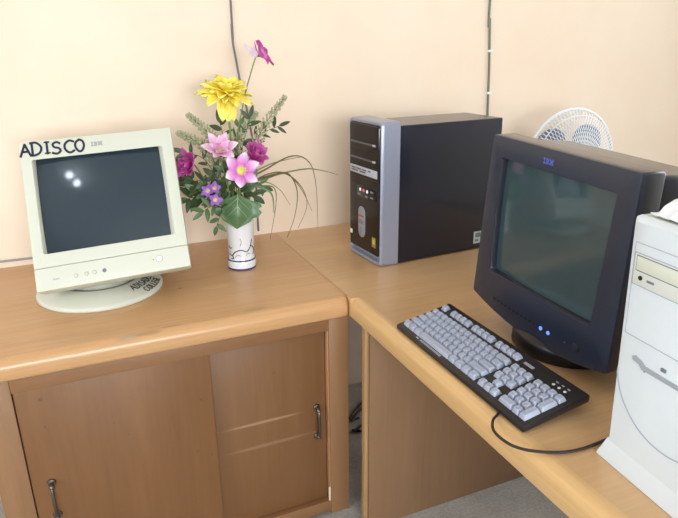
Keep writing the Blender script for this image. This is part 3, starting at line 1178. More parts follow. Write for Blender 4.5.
FR = 5.42
put('escape_key', 0, FR)
for i in range(12):
    put('function_key', 2 + i + (i // 4) * .5, FR)
for i in range(13):
    put('letter_key', i, 4)
put('backspace_key', 13, 4, 2)
put('tab_key', 0, 3, 1.5)
for i in range(12):
    put('letter_key', 1.5 + i, 3)
put('backslash_key', 13.5, 3, 1.5)
put('caps_lock_key', 0, 2, 1.75)
for i in range(11):
    put('letter_key', 1.75 + i, 2)
put('enter_key', 12.75, 2, 2.25)
put('shift_key', 0, 1, 2.25)
for i in range(10):
    put('letter_key', 2.25 + i, 1)
put('shift_key', 12.25, 1, 2.75)
x = 0
for nm, wu in (('control_key', 1.25), ('menu_key', 1.25), ('alt_key', 1.25), ('space_bar', 6.25), ('alt_key', 1.25), ('menu_key', 1.25), ('menu_key', 1.25), ('control_key', 1.25)):
    put(nm, x, 0, wu)
    x += wu
for r_ in (4, 3, 2):
    for i in range(3):
        put('navigation_key', 15.5 + i, r_)
put('arrow_key', 16.5, 1)
for i in range(3):
    put('arrow_key', 15.5 + i, 0)
for r_ in (4, 3, 2, 1):
    for i in range(3):
        put('number_pad_key', 19 + i, r_)
put('number_pad_key', 22, 4)
put('number_pad_key', 22, 2, 1, 2)
put('number_pad_key', 22, 0, 1, 2)
put('number_pad_key', 19, 0, 2)
put('number_pad_key', 21, 0)


def on_kb(a, b, y0, y1, h=.0012):
    """a thin plate let into the sloping top between a..b and y0..y1"""
    bm = NB()
    vs = []
    for dz in (-.001, h):
        for x_, y_ in ((a, y0), (b, y0), (b, y1), (a, y1)):
            vs.append(bm.verts.new((x_, y_, zs(y_) + dz)))
    bm.faces.new(vs[4:])
    for i in range(4):
        bm.faces.new((vs[i], vs[(i + 1) % 4], vs[4 + (i + 1) % 4], vs[4 + i]))
    return bm


yy = Y0 + (FR + .5) * U
finish(on_kb(KX0 + 15.65 * U, KX0 + 17.1 * U, yy - .0032, yy + .0032), 'name_plate', M['label'], kb, smooth=0)
for i in range(3):
    bm = NB()
    xx = KX0 + (20.3 + i * .78) * U
    cyl(bm, (xx, yy - .004, zs(yy - .004) - .001), (xx, yy - .004, zs(yy - .004) + .0016), .0029, n=16, bev=.0004)
    finish(bm, 'status_lamp', M['white'], kb)
for i in range(3):
    xx = KX0 + (20.3 + i * .78) * U
    finish(on_kb(xx - .003, xx + .003, yy + .004, yy + .0062), 'lamp_symbol', M['label'], kb, smooth=0)
for j in range(2):
    finish(on_kb(KX0 + 4.6 * U, KX0 + 9.0 * U, .0092 + j * .0028, .0102 + j * .0028), 'printed_line', M['label'], kb, smooth=0)
finish(on_kb(KX0 + 3.7 * U, KX0 + 4.2 * U, .0096, .0122), 'printed_mark', M['label'], kb, smooth=0)
# its cord, leaving the front edge and running to the white tower
pts = [(.0345, -1.3325 + .085, .006), (.022, -1.262, .0045), (-.001, -1.277, .004), (-.018, -1.300, .004), (-.022, -1.325, .004), (-.016, -1.352, .004), (.004, -1.375, .004), (.041, -1.396, .004), (.085, -1.404, .004), (.16, -1.400, .004), (.30, -1.395, .004), (.50, -1.40, .005)]
pts[0] = (.028, -1.235, .006)
bm = NB()
tube(bm, [Vector((a, b, c + H)) for a, b, c in pts], .0026, 10, 6)
o = finish(bm, 'cord', M['cord'], kb)
o.matrix_local = kbm.inverted()

# ================================================================== vase and flowers
VC = Vector((-.195, -.297, H))
vase = thing('flower_vase', 'white porcelain vase with blue bands holding artificial flowers', 'vase', VC)
bm = NB()
lathe(bm, [(0, 0), (.038, 0), (.0415, .002), (.0425, .008), (.043, .018), (.0425, .026), (.0395, .032), (.0385, .045), (.039, .08), (.041, .12), (.0435, .150), (.0442, .154),
           (.043, .156), (.041, .153), (.037, .08), (.035, .012), (0, .010)], n=56, caps=(False, False))
finish(bm, 'vase_body', M['porcelain'], vase, smooth=50)
for z, r_ in ((.0035, .0420), (.0285, .0413)):
    bm = NB()
    lathe(bm, [(r_, z - .0026), (r_ + .0007, z - .002), (r_ + .0007, z + .002), (r_ - .0004, z + .0026)], n=56, caps=(False, False))
    finish(bm, 'painted_band', M['cobalt'], vase)


def on_vase(u, v, h):
    rr = .0386 + max(0, v - .045) * .03 + h
    a = u / .039 - R(90)
    return Vector((math.cos(a) * rr, math.sin(a) * rr, v))


bm = NB()
for stx in ([(-.052, .050), (-.040, .046), (-.030, .056), (-.020, .062), (-.008, .064), (.0, .060)], [(.0, .060), (.008, .058), (.016, .066), (.022, .078), (.026, .092)], [(-.040, .046), (-.034, .038), (-.044, .036)],
            [(.020, .075), (.032, .066), (.038, .052), (.030, .046)], [(-.052, .074), (-.046, .068), (-.040, .070)], [(.038, .052), (.046, .060), (.052, .074)]):
    ribbon(bm, stx, .0028, .0004, on_vase, .0004)
finish(bm, 'painted_vine', M['glaze_dark'], vase)
bm = NB()
for stx in ([(-.030, .040), (-.022, .048), (-.012, .046)], [(.004, .046), (.012, .052), (.018, .048)], [(-.012, .078), (-.008, .088), (-.010, .100)]):
    ribbon(bm, stx, .0022, .0004, on_vase, .0004)
finish(bm, 'painted_leaf', M['glaze_gold'], vase)

def along(p, d, upv, spin=0):
    """matrix with +x along d"""
    d = Vector(d).normalized()
    upv = Vector(upv)
    y = upv.cross(d)
    y = y.normalized() if y.length > 1e-4 else d.orthogonal().normalized()
    z = d.cross(y)
    return Matrix(((d.x, y.x, z.x, p.x), (d.y, y.y, z.y, p.y), (d.z, y.z, z.z, p.z), (0, 0, 0, 1))) @ Matrix.Rotation(spin, 4, 'X')


VIEW = Vector((-.25, -.9, .25))


slot = [0]


def mouth(toward=None):
    """foot of the next stem inside the vase, and the point where it leaves the mouth"""
    i = slot[0]
    slot[0] += 1
    a = i * 2.39996
    rr = .006 + .020 * ((i * .618) % 1)
    foot = VC + Vector((math.cos(a) * rr * .6, math.sin(a) * rr * .6, .020))
    lip = VC + Vector((math.cos(a) * rr, math.sin(a) * rr, .150))
    if toward is not None:
        d = Vector((toward.x - VC.x, toward.y - VC.y, 0))
        if d.length > .03:
            d = d.normalized() * .024
        lip = VC + Vector((d.x * .9 + math.cos(a) * rr * .3, d.y * .9 + math.sin(a) * rr * .3, .152))
    return foot, lip


def petal(bm, mat, L, w, curl=.3, cup=.2, tip=1.0, nx=7, ny=4, base=.15, ruffle=0):
    """one petal reaching along +x from the flower's centre, its face up +z"""
    g = []
    ph = rnd.uniform(0, 6)
    for i in range(nx + 1):
        t = i / nx
        prof = base + (1 - base) * math.sin(PI * min(1, t ** .8) * .5) if t < .6 else None
        wd = w * (math.sin(PI * (t ** tip)) ** .7 * (1 - base) + base * (1 - t)) if 0 < t < 1 else w * (base if t == 0 else .06)
        row = []
        for j in range(ny + 1):
            s = j / ny * 2 - 1
            z = curl * L * t * t + cup * wd * s * s + ruffle * math.sin(ph + s * 4 + t * 5) * t
            row.append(bm.verts.new(mat @ Vector((L * t, wd * .5 * s, z))))
        g.append(row)
    for i in range(nx):
        for j in range(ny):
            bm.faces.new((g[i][j], g[i + 1][j], g[i + 1][j + 1], g[i][j + 1]))


def head_matrix(nrm, spin=0):
    return (Vector(nrm).normalized().to_track_quat('Z', 'Y').to_matrix().to_4x4()) @ Matrix.Rotation(spin, 4, 'Z')


def layer(bm, hm, n, L, w, rise, spin=0, z=0, jitter=.1, **kw):
    for i in range(n):
        a = 2 * PI * i / n + spin + rnd.uniform(-jitter, jitter)
        m = hm @ Matrix.Translation((0, 0, z)) @ Matrix.Rotation(a, 4, 'Z') @ Matrix.Rotation(-rise + rnd.uniform(-jitter, jitter), 4, 'Y')
        s = rnd.uniform(1 - jitter, 1 + jitter)
        petal(bm, m, L * s, w * s, **kw)


def flower(name, label, cat, c, nrm, build, mat, centre=None, group=None, stem_r=.0022, via=None, stem_mat=None, back=.012):
    """stem + petals + eye; origin at the flower's centre"""
    c = Vector(c)
    root = thing(name, label, cat, c, group=group)
    hm = head_matrix(nrm)
    bm = NB()
    build(bm, hm)
    finish(bm, 'petals', mat, root, smooth=60, recalc=False, solid=.0006)
    foot, lip = mouth(c)
    bm = NB()
    nn = Vector(nrm).normalized()
    pts = [foot, lip] + ([Vector(v) for v in via] if via else [lip.lerp(c, .5) + Vector((0, 0, .01))]) + [c - nn * back * 2, c - nn * .002]
    tube(bm, [p - c for p in pts], stem_r, 8, 5)
    finish(bm, 'stem', stem_mat or M['stem'], root)
    bm = NB()
    cyl(bm, -nn * back, -nn * .001, stem_r, stem_r * 3.2, 12)
    finish(bm, 'calyx', M['leaf'], root)
    if centre:
        r_, h_ = centre
        bm = NB()
        t = NB()
        bmesh.ops.create_uvsphere(t, u_segments=16, v_segments=10, radius=1)
        join(bm, t, hm @ Matrix.Translation((0, 0, h_ * .4)) @ Matrix.Diagonal((r_, r_, h_, 1)))
        for i in range(14):
            a = i * 2.4
            rr = r_ * .9 * math.sqrt((i + .5) / 14)
            p = hm @ Vector((rr * math.cos(a), rr * math.sin(a), h_ * 1.25))
            q = hm @ Vector((rr * 1.2 * math.cos(a), rr * 1.2 * math.sin(a), h_ * 1.9))
            cyl(bm, p, q, r_ * .08, r_ * .12, 6)
        finish(bm, 'flower_eye', M['pollen'], root, smooth=50)
    return root


def mum(bm, hm):
    layer(bm, hm, 12, .074, .046, R(-4), 0, -.004, .16, curl=-.12, cup=.2, tip=.95, base=.25, ruffle=.004)
    layer(bm, hm, 10, .064, .042, R(16), .2, 0, .16, curl=-.04, cup=.25, tip=.95, base=.25, ruffle=.004)
    layer(bm, hm, 9, .052, .036, R(34), .4, .002, .16, curl=.1, cup=.3, tip=.95, base=.25, ruffle=.004)
    layer(bm, hm, 7, .040, .028, R(54), .1, .002, .16, curl=.2, cup=.4, tip=1.0, base=.25, ruffle=.003)
    layer(bm, hm, 5, .028, .022, R(70), .3, .002, .14, curl=.3, cup=.4)
    for a in (-2.2, -1.75, -1.3):
        m = hm @ Matrix.Translation((0, 0, -.006)) @ Matrix.Rotation(a, 4, 'Z') @ Matrix.Rotation(R(52), 4, 'Y')
        petal(bm, m, .072, .044, curl=-.18, cup=.2, tip=.95, base=.25, ruffle=.004)


flower('yellow_flower', 'large yellow double flower above the other blooms in the vase', 'flower', at(226, 93, -.31), (.05, -.24, .97), mum, M['yellow'], stem_r=.003, via=[at(231, 170, -.30), at(230, 128, -.30)], back=.02)


def star6(bm, hm):
    layer(bm, hm, 6, .055, .042, R(12), .25, 0, .06, curl=.05, cup=-.15, tip=.95, base=.25)


flower('pink_flower', 'bright pink star shaped flower with yellow eye above the vase rim', 'flower', at(241, 170.5, -.365), (.10, -.93, .30), star6, M['pinkstar'], centre=(.0125, .006))


def lily(bm, hm):
    layer(bm, hm, 6, .058, .036, R(38), 0, 0, .12, curl=-.12, cup=.15, tip=.9, base=.3, ruffle=.002)
    layer(bm, hm, 5, .046, .032, R(56), .4, 0, .12, curl=-.10, cup=.2, tip=.9, base=.3, ruffle=.002)


flower('pale_pink_flower', 'pale pink open flower beneath the large yellow bloom', 'flower', at(220, 152, -.325), (-.05, -.72, .62), lily, M['palepink'], centre=(.008, .007))


def rose(bm, hm):
    layer(bm, hm, 7, .050, .046, R(22), 0, -.002, .12, curl=.22, cup=.25, tip=.8, base=.4, ruffle=.003)
    layer(bm, hm, 6, .042, .040, R(48), .4, 0, .12, curl=.25, cup=.3, tip=.8, base=.4, ruffle=.003)
    layer(bm, hm, 5, .034, .032, R(68), .1, 0, .12, curl=.25, cup=.35, tip=.8, base=.4)
    layer(bm, hm, 4, .028, .022, R(82), .3, 0, .12, curl=.3, cup=.5, tip=.8, base=.4)


flower('magenta_flower', 'deep magenta ruffled flower on the right of the bouquet', 'flower', at(253, 156, -.290), (.35, -.72, .60), rose, M['magenta'])
flower('magenta_flower', 'deep magenta ruffled flower on the left beside the cream monitor', 'flower', at(190, 165, -.275), (-.75, -.62, .30), rose, M['magenta'])


def cup6(bm, hm):
    layer(bm, hm, 6, .044, .034, R(34), 0, 0, .15, curl=-.25, cup=.2, tip=.85, base=.3, ruffle=.003)
    for a in (2.6, 3.5):
        m = hm @ Matrix.Rotation(a, 4, 'Z') @ Matrix.Rotation(R(-8), 4, 'Y')
        petal(bm, m, .060, .014, curl=.25, cup=.2, tip=1.0, base=.3)


tp = flower('top_pink_flower', 'small magenta and white flower topping the tallest stem', 'flower', at(259, 55, -.31), (.66, -.42, .50), cup6, M['magenta_top'], centre=(.004, .005), via=[at(237, 150, -.29), at(244, 100, -.30), at(250, 76, -.305)], stem_r=.0018, back=.006)
bm = NB()
for dx, dz in ((-.045, .036), (-.030, .012), (-.016, .028)):
    d_ = Vector((dx, -.012, dz))
    petal(bm, along(Vector((-.006, 0, -.004)), d_, VIEW), d_.length, .014, curl=.12, cup=.2, tip=1.0, base=.3)
o = finish(bm, 'pale_petals', M['palewhite'], tp, smooth=60, recalc=False, solid=.0006)
o['label'] = 'pale white back petals'


def tiny(bm, hm):
    layer(bm, hm, 5, .021, .018, R(20), 0, 0, .1, curl=.05, cup=.1, tip=.8, base=.3)


for (px, py, Y, nrm, lab) in ((215, 200, -.345, (.1, -.9, .25), 'small violet flower lowest of the little blooms beside the big leaf'), (208, 191, -.335, (-.5, -.7, .3), 'small violet flower on the left of the little blooms beside the big leaf'),
                              (214, 188.5, -.335, (.2, -.8, .5), 'small violet flower at the top of the little blooms beside the big leaf')):
    flower('violet_flower', lab, 'flower', at(px, py, Y), nrm, tiny, M['violet'], centre=(.006, .003), group='small violet flowers', stem_r=.0014, back=.006)


def leaf(bm, mat, L, w, curl=-.15, cup=.15):
    petal(bm, mat, L, w, curl=curl, cup=cup, tip=.85, base=.08)




def sprig(label, pts, n, L, w, mat, frm=.35, stem_mat=None, r_=.0016, name='leafy_sprig', group='leafy sprigs in the vase'):
    """a stem with leaves in pairs along its outer part; pts = pixels with a depth"""
    P = [at(*p) for p in pts]
    foot, lip = mouth(P[0])
    path = smooth_path([foot, lip] + P, 6)
    root = thing(name, label, 'foliage', lip, group=group)
    bm = NB()
    tube(bm, [p - lip for p in path], r_, 6, 1, r_end=r_ * .5)
    finish(bm, 'stem', stem_mat or M['stem_dk'], root)
    bm = NB()
    m = len(path) - 1
    for i in range(n):
        t = frm + (1 - frm) * (i + .5) / n
        f = t * m
        a = int(f)
        p = path[a].lerp(path[min(a + 1, m)], f - a)
        d = (path[min(a + 1, m)] - path[max(a - 1, 0)]).normalized()
        side = d.cross(VIEW).normalized() * (1 if i % 2 else -1)
        ld = (d * .6 + side * .75 + Vector((rnd.uniform(-.3, .3), rnd.uniform(-.5, .2), rnd.uniform(-.2, .25))))
        s = rnd.uniform(.75, 1.15)
        leaf(bm, Matrix.Translation(-lip) @ along(p, ld, VIEW + Vector((rnd.uniform(-.5, .5), rnd.uniform(-.5, .5), rnd.uniform(-.2, .5)))), L * s, w * s, rnd.uniform(-.3, .1))
    d = (path[-1] - path[-2]).normalized()
    leaf(bm, Matrix.Translation(-lip) @ along(path[-1], d, VIEW), L, w)
    finish(bm, 'leaves', mat, root, smooth=60, recalc=False, solid=.0006)
    return root


sprig('leafy sprig reaching low to the left beside the cream monitor', [(215, 200, -.30), (200, 196, -.29), (188, 199, -.285)], 9, .045, .019, M['leaf_dk'], .3)
sprig('leafy sprig hanging left of the vase rim below the violet flowers', [(222, 208, -.32), (212, 206, -.335), (203, 212, -.34)], 8, .036, .013, M['leaf'], .3)
sprig('leafy sprig fanning out behind the violet flowers', [(222, 195, -.30), (208, 181, -.30), (192, 182, -.29)], 10, .044, .019, M['leaf_dk'], .3)
sprig('leafy sprig spreading at the far left above the magenta flower', [(222, 190, -.29), (205, 160, -.275), (184, 152, -.27)], 9, .040, .014, M['leaf_dk'], .4)
sprig('leafy sprig rising behind the pale pink flower', [(228, 185, -.28), (226, 150, -.265), (220, 123, -.26)], 10, .038, .015, M['leaf_dk'], .45)
sprig('leafy sprig spreading right beneath the white tipped frond', [(240, 180, -.28), (254, 140, -.27), (279, 126, -.265)], 12, .040, .012, M['leaf_dk'], .5)
sprig('upright leafy sprig between the yellow flower stem and the tall stem', [(238, 180, -.275), (242, 150, -.265), (250, 117, -.26)], 9, .036, .013, M['leaf_dk'], .5)
sprig('leafy sprig at the right below the magenta flower', [(244, 190, -.31), (254, 182, -.31), (264, 186, -.305)], 8, .038, .014, M['leaf'], .35)
sprig('leafy sprig in the middle of the bouquet behind the pink star flower', [(238, 195, -.30), (238, 180, -.31), (226, 172, -.31)], 10, .042, .018, M['leaf_dk'], .3)
sprig('leafy sprig drooping in front of the rim left of the big leaf', [(226, 205, -.33), (221, 212, -.345), (217, 226, -.343)], 7, .032, .013, M['leaf'], .35)


def frond(label, pts, n, mat=None):
    """a plume: a stem closely set with tiny pale buds"""
    P = [at(*p) for p in pts]
    foot, lip = mouth(P[0])
    path = smooth_path([foot, lip] + P, 8)
    root = thing('plume_frond', label, 'foliage', lip, group='pale plume fronds in the vase')
    bm = NB()
    tube(bm, [p - lip for p in path], .0013, 6, 1, r_end=.0006)
    finish(bm, 'stem', M['stem_dk'], root)
    bm, bl = NB(), NB()
    m = len(path) - 1
    for i in range(n):
        t = .58 + .42 * i / n
        f = t * m
        a = int(f)
        p = path[a].lerp(path[min(a + 1, m)], f - a)
        d = (path[min(a + 1, m)] - path[max(a - 1, 0)]).normalized()
        ang = i * 2.4
        o1 = d.orthogonal().normalized()
        o2 = d.cross(o1)
        spread = .021 * (1 - (t - .58) / .42 * .75)
        tip = p + (o1 * math.cos(ang) + o2 * math.sin(ang)) * spread + d * spread * .9
        tube(bl, [p - lip, tip - lip], .0007, 5, 1)
        for q in (1, .62):
            tt = NB()
            bmesh.ops.create_icosphere(tt, subdivisions=1, radius=.0036 * rnd.uniform(.7, 1.1))
            join(bm, tt, Matrix.Translation(p.lerp(tip, q) - lip) @ Matrix.Diagonal((1, 1, 1.3, 1)))
    finish(bl, 'twigs', M['frond'], root)
    finish(bm, 'buds', M['bud'], root)
    return root


sprig('leafy sprig at the left edge under the far left magenta flower', [(218, 198, -.29), (202, 186, -.275), (186, 176, -.265)], 9, .040, .020, M['leaf_dk'], .35)
sprig('leafy sprig between the left magenta flower and the violet flowers', [(222, 200, -.31), (207, 195, -.30), (196, 190, -.30)], 9, .038, .018, M['leaf'], .3)
sprig('leafy sprig just left of the pink star flower', [(232, 198, -.30), (224, 184, -.31), (214, 176, -.30)], 9, .038, .018, M['leaf_dk'], .35)
sprig('leafy sprig under the pink star flower beside the big leaf', [(242, 200, -.31), (250, 192, -.32), (256, 196, -.325)], 8, .036, .016, M['leaf_dk'], .3)
sprig('leafy sprig high in the centre under the yellow flower', [(234, 180, -.275), (232, 150, -.26), (240, 126, -.255)], 9, .032, .012, M['leaf'], .55)
frond('pale plume frond rising at the right above the leafy sprig', [(246, 175, -.28), (262, 130, -.27), (285, 97, -.265)], 72)
frond('pale plume frond leaning left beside the yellow flower', [(226, 175, -.28), (212, 138, -.275), (188, 115, -.27)], 72)
frond('pale plume frond at the far left above the magenta flower', [(222, 180, -.28), (205, 148, -.27), (178, 133, -.265)], 72)
frond('pale plume frond behind the stems under the yellow flower', [(236, 170, -.27), (238, 140, -.26), (256, 113, -.25)], 72)

# the big lobed leaf over the vase rim
lc = at(238, 194, -.335)
root = thing('lobed_leaf', 'broad grey green lobed leaf hanging over the vase rim', 'foliage', lc)
foot, lip = mouth(lc)
bm = NB()
tube(bm, [foot - lc, lip - lc, Vector((.002, .008, .004)), Vector((0, 0, 0))], .002, 8, 5)
finish(bm, 'stem', M['stem'], root)
tipv = at(237, 229, -.352) - lc
dn = tipv.normalized()
rg = VIEW.cross(dn)
rg = -rg.normalized() if rg.x < 0 else rg.normalized()
LL = tipv.length * 1.0
out = [(0, 0), (.10, .10), (.26, .22), (.42, .30), (.46, .40), (.40, .46), (.46, .58), (.40, .70), (.30, .72), (.26, .82), (.14, .90), (0, 1.0)]
bm = NB()
nf = 8
cols = []
for x, t in out:
    half = x * LL * 1.5
    row = []
    for j in range(-nf, nf + 1):
        s = j / nf
        ph = .010 * math.cos(s * PI * 1.5) * x * 2
        p = dn * (t * LL - abs(s) * half * .12) + rg * (s * half) + VIEW.normalized() * (ph - .012 * s * s * x * 2 + .006 * math.sin(t * 3))
        row.append(bm.verts.new(p))
    cols.append(row)
for a, b in zip(cols, cols[1:]):
    for j in range(2 * nf):
        bm.faces.new((a[j], a[j + 1], b[j + 1], b[j]))
bmesh.ops.remove_doubles(bm, verts=bm.verts, dist=1e-6)
finish(bm, 'leaf_blade', M['leaf_big'], root, smooth=60, recalc=False, solid=.0008)
bm = NB()
vn = VIEW.normalized()
tube(bm, [vn * .013, dn * LL * .5 + vn * .016, dn * LL * .97 + vn * .003], .0010, 6, 4, r_end=.0004)
for s in (-1, 1):
    for t0, t1, x1 in ((.12, .44, .34), (.36, .68, .30)):
        tube(bm, [dn * LL * t0 + vn * .0155, dn * LL * t1 + rg * s * x1 * LL + vn * .008], .0007, 6, 1, r_end=.0003)
finish(bm, 'leaf_veins', M['vein'], root)

# arching grass
lc = VC + Vector((.02, 0, .152))
root = thing('grass_spray', 'spray of long arching grass blades bending right from the vase', 'foliage', lc)
blades = [([(250, 182, -.30), (268, 168, -.28), (292, 156, -.25), (309, 162, -.23), (316, 185, -.22), (318, 228, -.215)], .0028, 'grass_dry'),
          ([(250, 184, -.30), (272, 176, -.28), (305, 169, -.24), (324, 171, -.22), (338, 175, -.21)], .0034, 'grass'),
          ([(250, 186, -.30), (268, 178, -.30), (287, 173, -.28), (297, 190, -.27), (295, 215, -.265), (287, 238, -.26)], .0030, 'grass_dry'),
          ([(248, 180, -.29), (266, 166, -.27), (285, 160, -.25), (301, 157, -.24)], .0030, 'grass'),
          ([(250, 190, -.31), (262, 186, -.32), (274, 188, -.325), (276, 204, -.33), (270, 240, -.335)], .0028, 'grass_dry'),
          ([(252, 186, -.30), (275, 174, -.28), (290, 176, -.26), (303, 192, -.25), (312, 211, -.245)], .0026, 'grass_dry'),
          ([(252, 184, -.30), (280, 172, -.28), (300, 185, -.26), (307, 205, -.26), (298, 228, -.26)], .0022, 'grass_dry'),
          ([(252, 190, -.31), (265, 182, -.30), (280, 190, -.29), (290, 205, -.285)], .0026, 'grass'),
          ([(250, 188, -.31), (262, 188, -.325), (272, 195, -.335), (274, 213, -.34)], .0056, 'leaf')]
for pts, wd, mk in blades:
    foot, lip = mouth(at(*pts[0]))
    path = [foot - lc, lip - lc] + [at(*p) - lc for p in pts]
    bm = NB()
    P = smooth_path(path, 6)
    rings = []
    for i, p in enumerate(P):
        d = (P[min(i + 1, len(P) - 1)] - P[max(i - 1, 0)]).normalized()
        sd = d.cross(VIEW).normalized()
        t = i / (len(P) - 1)
        w_ = 1.25 * wd * (1.15 - t) * (.5 + 2 * t if t < .25 else 1)
        w_ = max(w_, .0006)
        nn = sd.cross(d)
        rings.append([bm.verts.new(p + sd * w_), bm.verts.new(p + nn * .0007), bm.verts.new(p - sd * w_), bm.verts.new(p - nn * .0007)])
    for a, b in zip(rings, rings[1:]):
        for j in range(4):
            bm.faces.new((a[j], a[(j + 1) % 4], b[(j + 1) % 4], b[j]))
    bm.faces.new(rings[0][::-1])
    bm.faces.new(rings[-1])
    finish(bm, 'grass_blade', M[mk], root, smooth=60)

# ================================================================== pedestal fan behind the desk
FC = Vector((1.100, -.25, .190 + H))
fan = thing('pedestal_fan', 'white pedestal fan with grey blades behind the charcoal monitor', 'fan', (FC.x, -.17, 0))
FO = Vector((FC.x, -.17, 0))
fz = FC.z
cy = FC.y + .17                     # cage centre plane, local
bm = NB()
lathe(bm, [(0, 0), (.19, 0), (.195, .006), (.19, .018), (.10, .03), (.03, .045), (.022, .06), (0, .06)], n=48, caps=(False, False))
finish(bm, 'base', M['fan_white'], fan)
bm = NB()
cyl(bm, (0, 0, .05), (0, 0, fz - .05), .016, n=24)
cyl(bm, (0, 0, .05), (0, 0, .45), .022, n=24)
finish(bm, 'pole', M['fan_white'], fan)
bm = NB()
loft(bm, [[Vector((p.x, y, p.z + fz - b / 2)) for p in rrect(a, b, a * .45, 0)] for a, b, y in ((.08, .08, cy + .075), (.11, .12, cy + .085), (.115, .13, .10 - .0), (.08, .09, .145), (.05, .05, .155))], True, True)
cyl(bm, (0, 0, fz - .09), (0, 0, fz - .03), .024, n=20)
finish(bm, 'motor_housing', M['fan_white'], fan)
bm = NB()
cyl(bm, (0, cy - .02, fz), (0, cy + .03, fz), .036, .040, 28, .006)
cyl(bm, (0, cy + .03, fz), (0, cy + .09, fz), .008, n=12)
hub = finish(bm, 'blade_hub', M['blade'], fan)
for kk in range(4):
    bm = NB()
    a0 = R(46 + 90 * kk)
    rows = []
    for q in range(7):                     # an oval blade, pitched and dished, carried on a short root
        f = q / 6
        row = []
        for j in range(28):
            b_ = 2 * PI * j / 28
            ra, ta = .124 + .062 * f * math.cos(b_), .058 * f * math.sin(b_)
            row.append(bm.verts.new((ra * math.cos(a0) - ta * math.sin(a0), cy + .006 + ta * .28 + .006 * f * f, fz + ra * math.sin(a0) + ta * math.cos(a0))))
        rows.append(row)
    for ra_, rb_ in zip(rows[1:], rows[2:]):
        for j in range(28):
            bm.faces.new((ra_[j], ra_[(j + 1) % 28], rb_[(j + 1) % 28], rb_[j]))
    for v_ in rows[0][1:]:
        bm.verts.remove(v_)
    for j in range(28):
        bm.faces.new((rows[0][0], rows[1][j], rows[1][(j + 1) % 28]))
    c_, s_2 = math.cos(a0), math.sin(a0)
    cyl(bm, (.030 * c_, cy + .008, fz + .030 * s_2), (.075 * c_, cy + .008, fz + .075 * s_2), .010, .014, 12)
    finish(bm, 'fan_blade', M['blade'], fan, smooth=60, recalc=False, solid=.002)
RC = .212
bm = NB()
pts = [(RC * math.cos(2 * PI * i / 64), cy, fz + RC * math.sin(2 * PI * i / 64)) for i in range(65)]
tube(bm, pts, .0055, 8, 1)
finish(bm, 'cage_rim', M['fan_white'], fan)


def cage(front):
    bm = NB()
    sgn = -1 if front else 1
    dep = .055 if front else .068

    def pt(q, a):
        rr = RC * q
        return (rr * math.cos(a), cy + sgn * dep * math.sqrt(max(0, 1 - q ** 2.6)), fz + rr * math.sin(a))
    if front:                              # a fine net of crossing wires
        for w_ in (1, -1):
            for i in range(84):
                a = 2 * PI * i / 84
                tube(bm, [pt(q, a + w_ * .55 * (1 - q)) for q in (.16, .3, .45, .6, .75, .88, .96, 1)], .0011, 4, 1)
        rings = (.16, .9)
    else:
        for i in range(48):
            tube(bm, [pt(q, 2 * PI * i / 48) for q in (.16, .35, .55, .75, .9, 1)], .0011, 5, 2)
        rings = (.16, .42, .62, .80, .92)
    for q in rings:
        tube(bm, [pt(q, 2 * PI * i / 48) for i in range(49)], .0014, 5, 1)
    if front:
        cyl(bm, (0, cy - dep - .004, fz), (0, cy - dep + .004, fz), .036, n=32, bev=.002)
    return bm


finish(cage(True), 'front_grille', M['fan_wire'], fan)
finish(cage(False), 'rear_grille', M['fan_wire'], fan)

# ================================================================== loose cables in the gap under the desk
bm = NB()
P = []
for x, y in ((357.5, 436), (353.5, 443), (352.5, 450), (356.5, 453), (357.5, 459), (353.5, 465), (352.5, 474), (356.5, 480), (358, 490), (356, 505)):
    P.append(at(x, y, -.30))
P = [Vector((p.x, p.y - .01 * (i % 2), max(.006, p.z))) for i, p in enumerate(P)]
P = [Vector((.46, -.16, .006)), Vector((.34, -.22, .006))] + P + [Vector((.22, -.32, .006)), Vector((.35, -.30, .006))]
tube(bm, P, .0042, 8, 6)
o = finish(bm, 'power_cable', M['cord'])
tag(o, 'dark power cable dangling in wavy loops in the gap between cabinet and desk', 'cable')
bm = NB()
P = []
for x, y in ((352, 442), (356, 449), (359, 457), (355, 462), (352, 480), (354, 492)):
    P.append(at(x, y, -.24))
P = [Vector((.40, -.08, .006)), Vector((.30, -.16, .0065))] + [Vector((p.x, p.y, max(.006, p.z))) for p in P] + [Vector((.20, -.22, .0065)), Vector((.34, -.10, .0065))]
tube(bm, P, .0036, 8, 6)
o = finish(bm, 'power_cable', M['cord'])
tag(o, 'dark thin cable crossing behind the wavy loops in the gap beside the cabinet', 'cable')

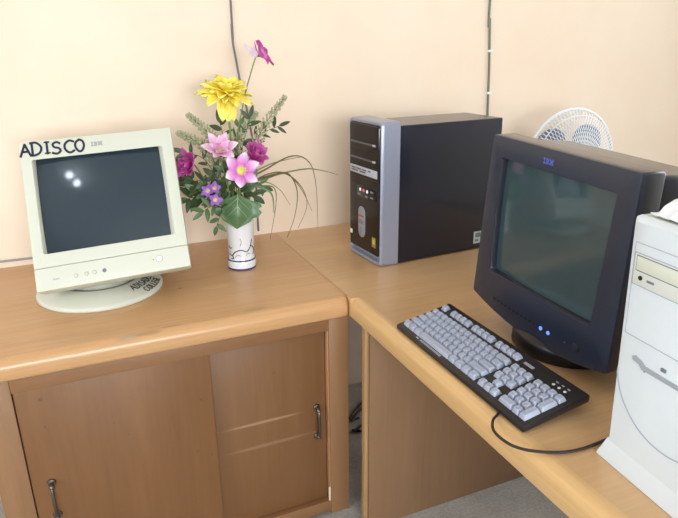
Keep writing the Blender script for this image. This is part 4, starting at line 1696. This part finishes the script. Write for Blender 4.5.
# ================================================================== two lit globe lamps added on the ceiling for the left screen's glints
for x, y in ((-1.600, -1.665), (-1.582, -1.835)):
    bm = NB()
    cyl(bm, (x, y, ZC - .03), (x, y, ZC), .055, n=28, bev=.004)
    cyl(bm, (x, y, ZC - .06), (x, y, ZC - .03), .022, n=20)
    o = structure(finish(bm, 'added_ceiling_lamp', M['white']))
    bm = NB()
    t = NB()
    bmesh.ops.create_uvsphere(t, u_segments=24, v_segments=16, radius=.040)
    join(bm, t, Matrix.Translation((x, y, ZC - .10)))
    finish(bm, 'globe', M['lamp'], o)

# ================================================================== light
def area(name, loc, target, sx, sy, power, colour):
    l = bpy.data.lights.new(name, 'AREA')
    l.shape = 'RECTANGLE'
    l.size, l.size_y = sx, sy
    l.energy = power
    l.color = colour
    o = bpy.data.objects.new(name, l)
    COL.objects.link(o)
    o.location = loc
    o.rotation_euler = (Vector(target) - Vector(loc)).to_track_quat('-Z', 'Y').to_euler()
    return o


area('window_daylight_left', (XL - .16, (WL[0] + WL[1]) / 2, (WL[2] + WL[3]) / 2), (0, (WL[0] + WL[1]) / 2, (WL[2] + WL[3]) / 2), 2.1, 1.4, 125, (.82, .91, 1.0))
area('window_daylight_rear', ((WF[0] + WF[1]) / 2, YF - .16, (WF[2] + WF[3]) / 2), ((WF[0] + WF[1]) / 2, 0, (WF[2] + WF[3]) / 2), 2.7, 1.4, 430, (.90, .955, 1.0))
area('added_fill_right', (XR + .16, (WR[0] + WR[1]) / 2, (WR[2] + WR[3]) / 2), (0, (WR[0] + WR[1]) / 2, (WR[2] + WR[3]) / 2), 1.3, 1.4, 50, (.88, .94, 1.0))  # added fill from the right, reaches under the desk

wd = bpy.data.worlds.new('sky')
S.world = wd
wd.use_nodes = True
bg = wd.node_tree.nodes['Background']
sky = wd.node_tree.nodes.new('ShaderNodeTexSky')
sky.sky_type = 'HOSEK_WILKIE'
sky.turbidity = 4
sky.sun_direction = (.3, .6, .7)
wd.node_tree.links.new(sky.outputs[0], bg.inputs[0])
bg.inputs[1].default_value = .6

vs = S.view_settings
S.display_settings.display_device = 'sRGB'
vs.view_transform = 'Standard'
vs.look = 'None'
vs.gamma = 1
vs.use_curve_mapping = False
vs.exposure = -0.6
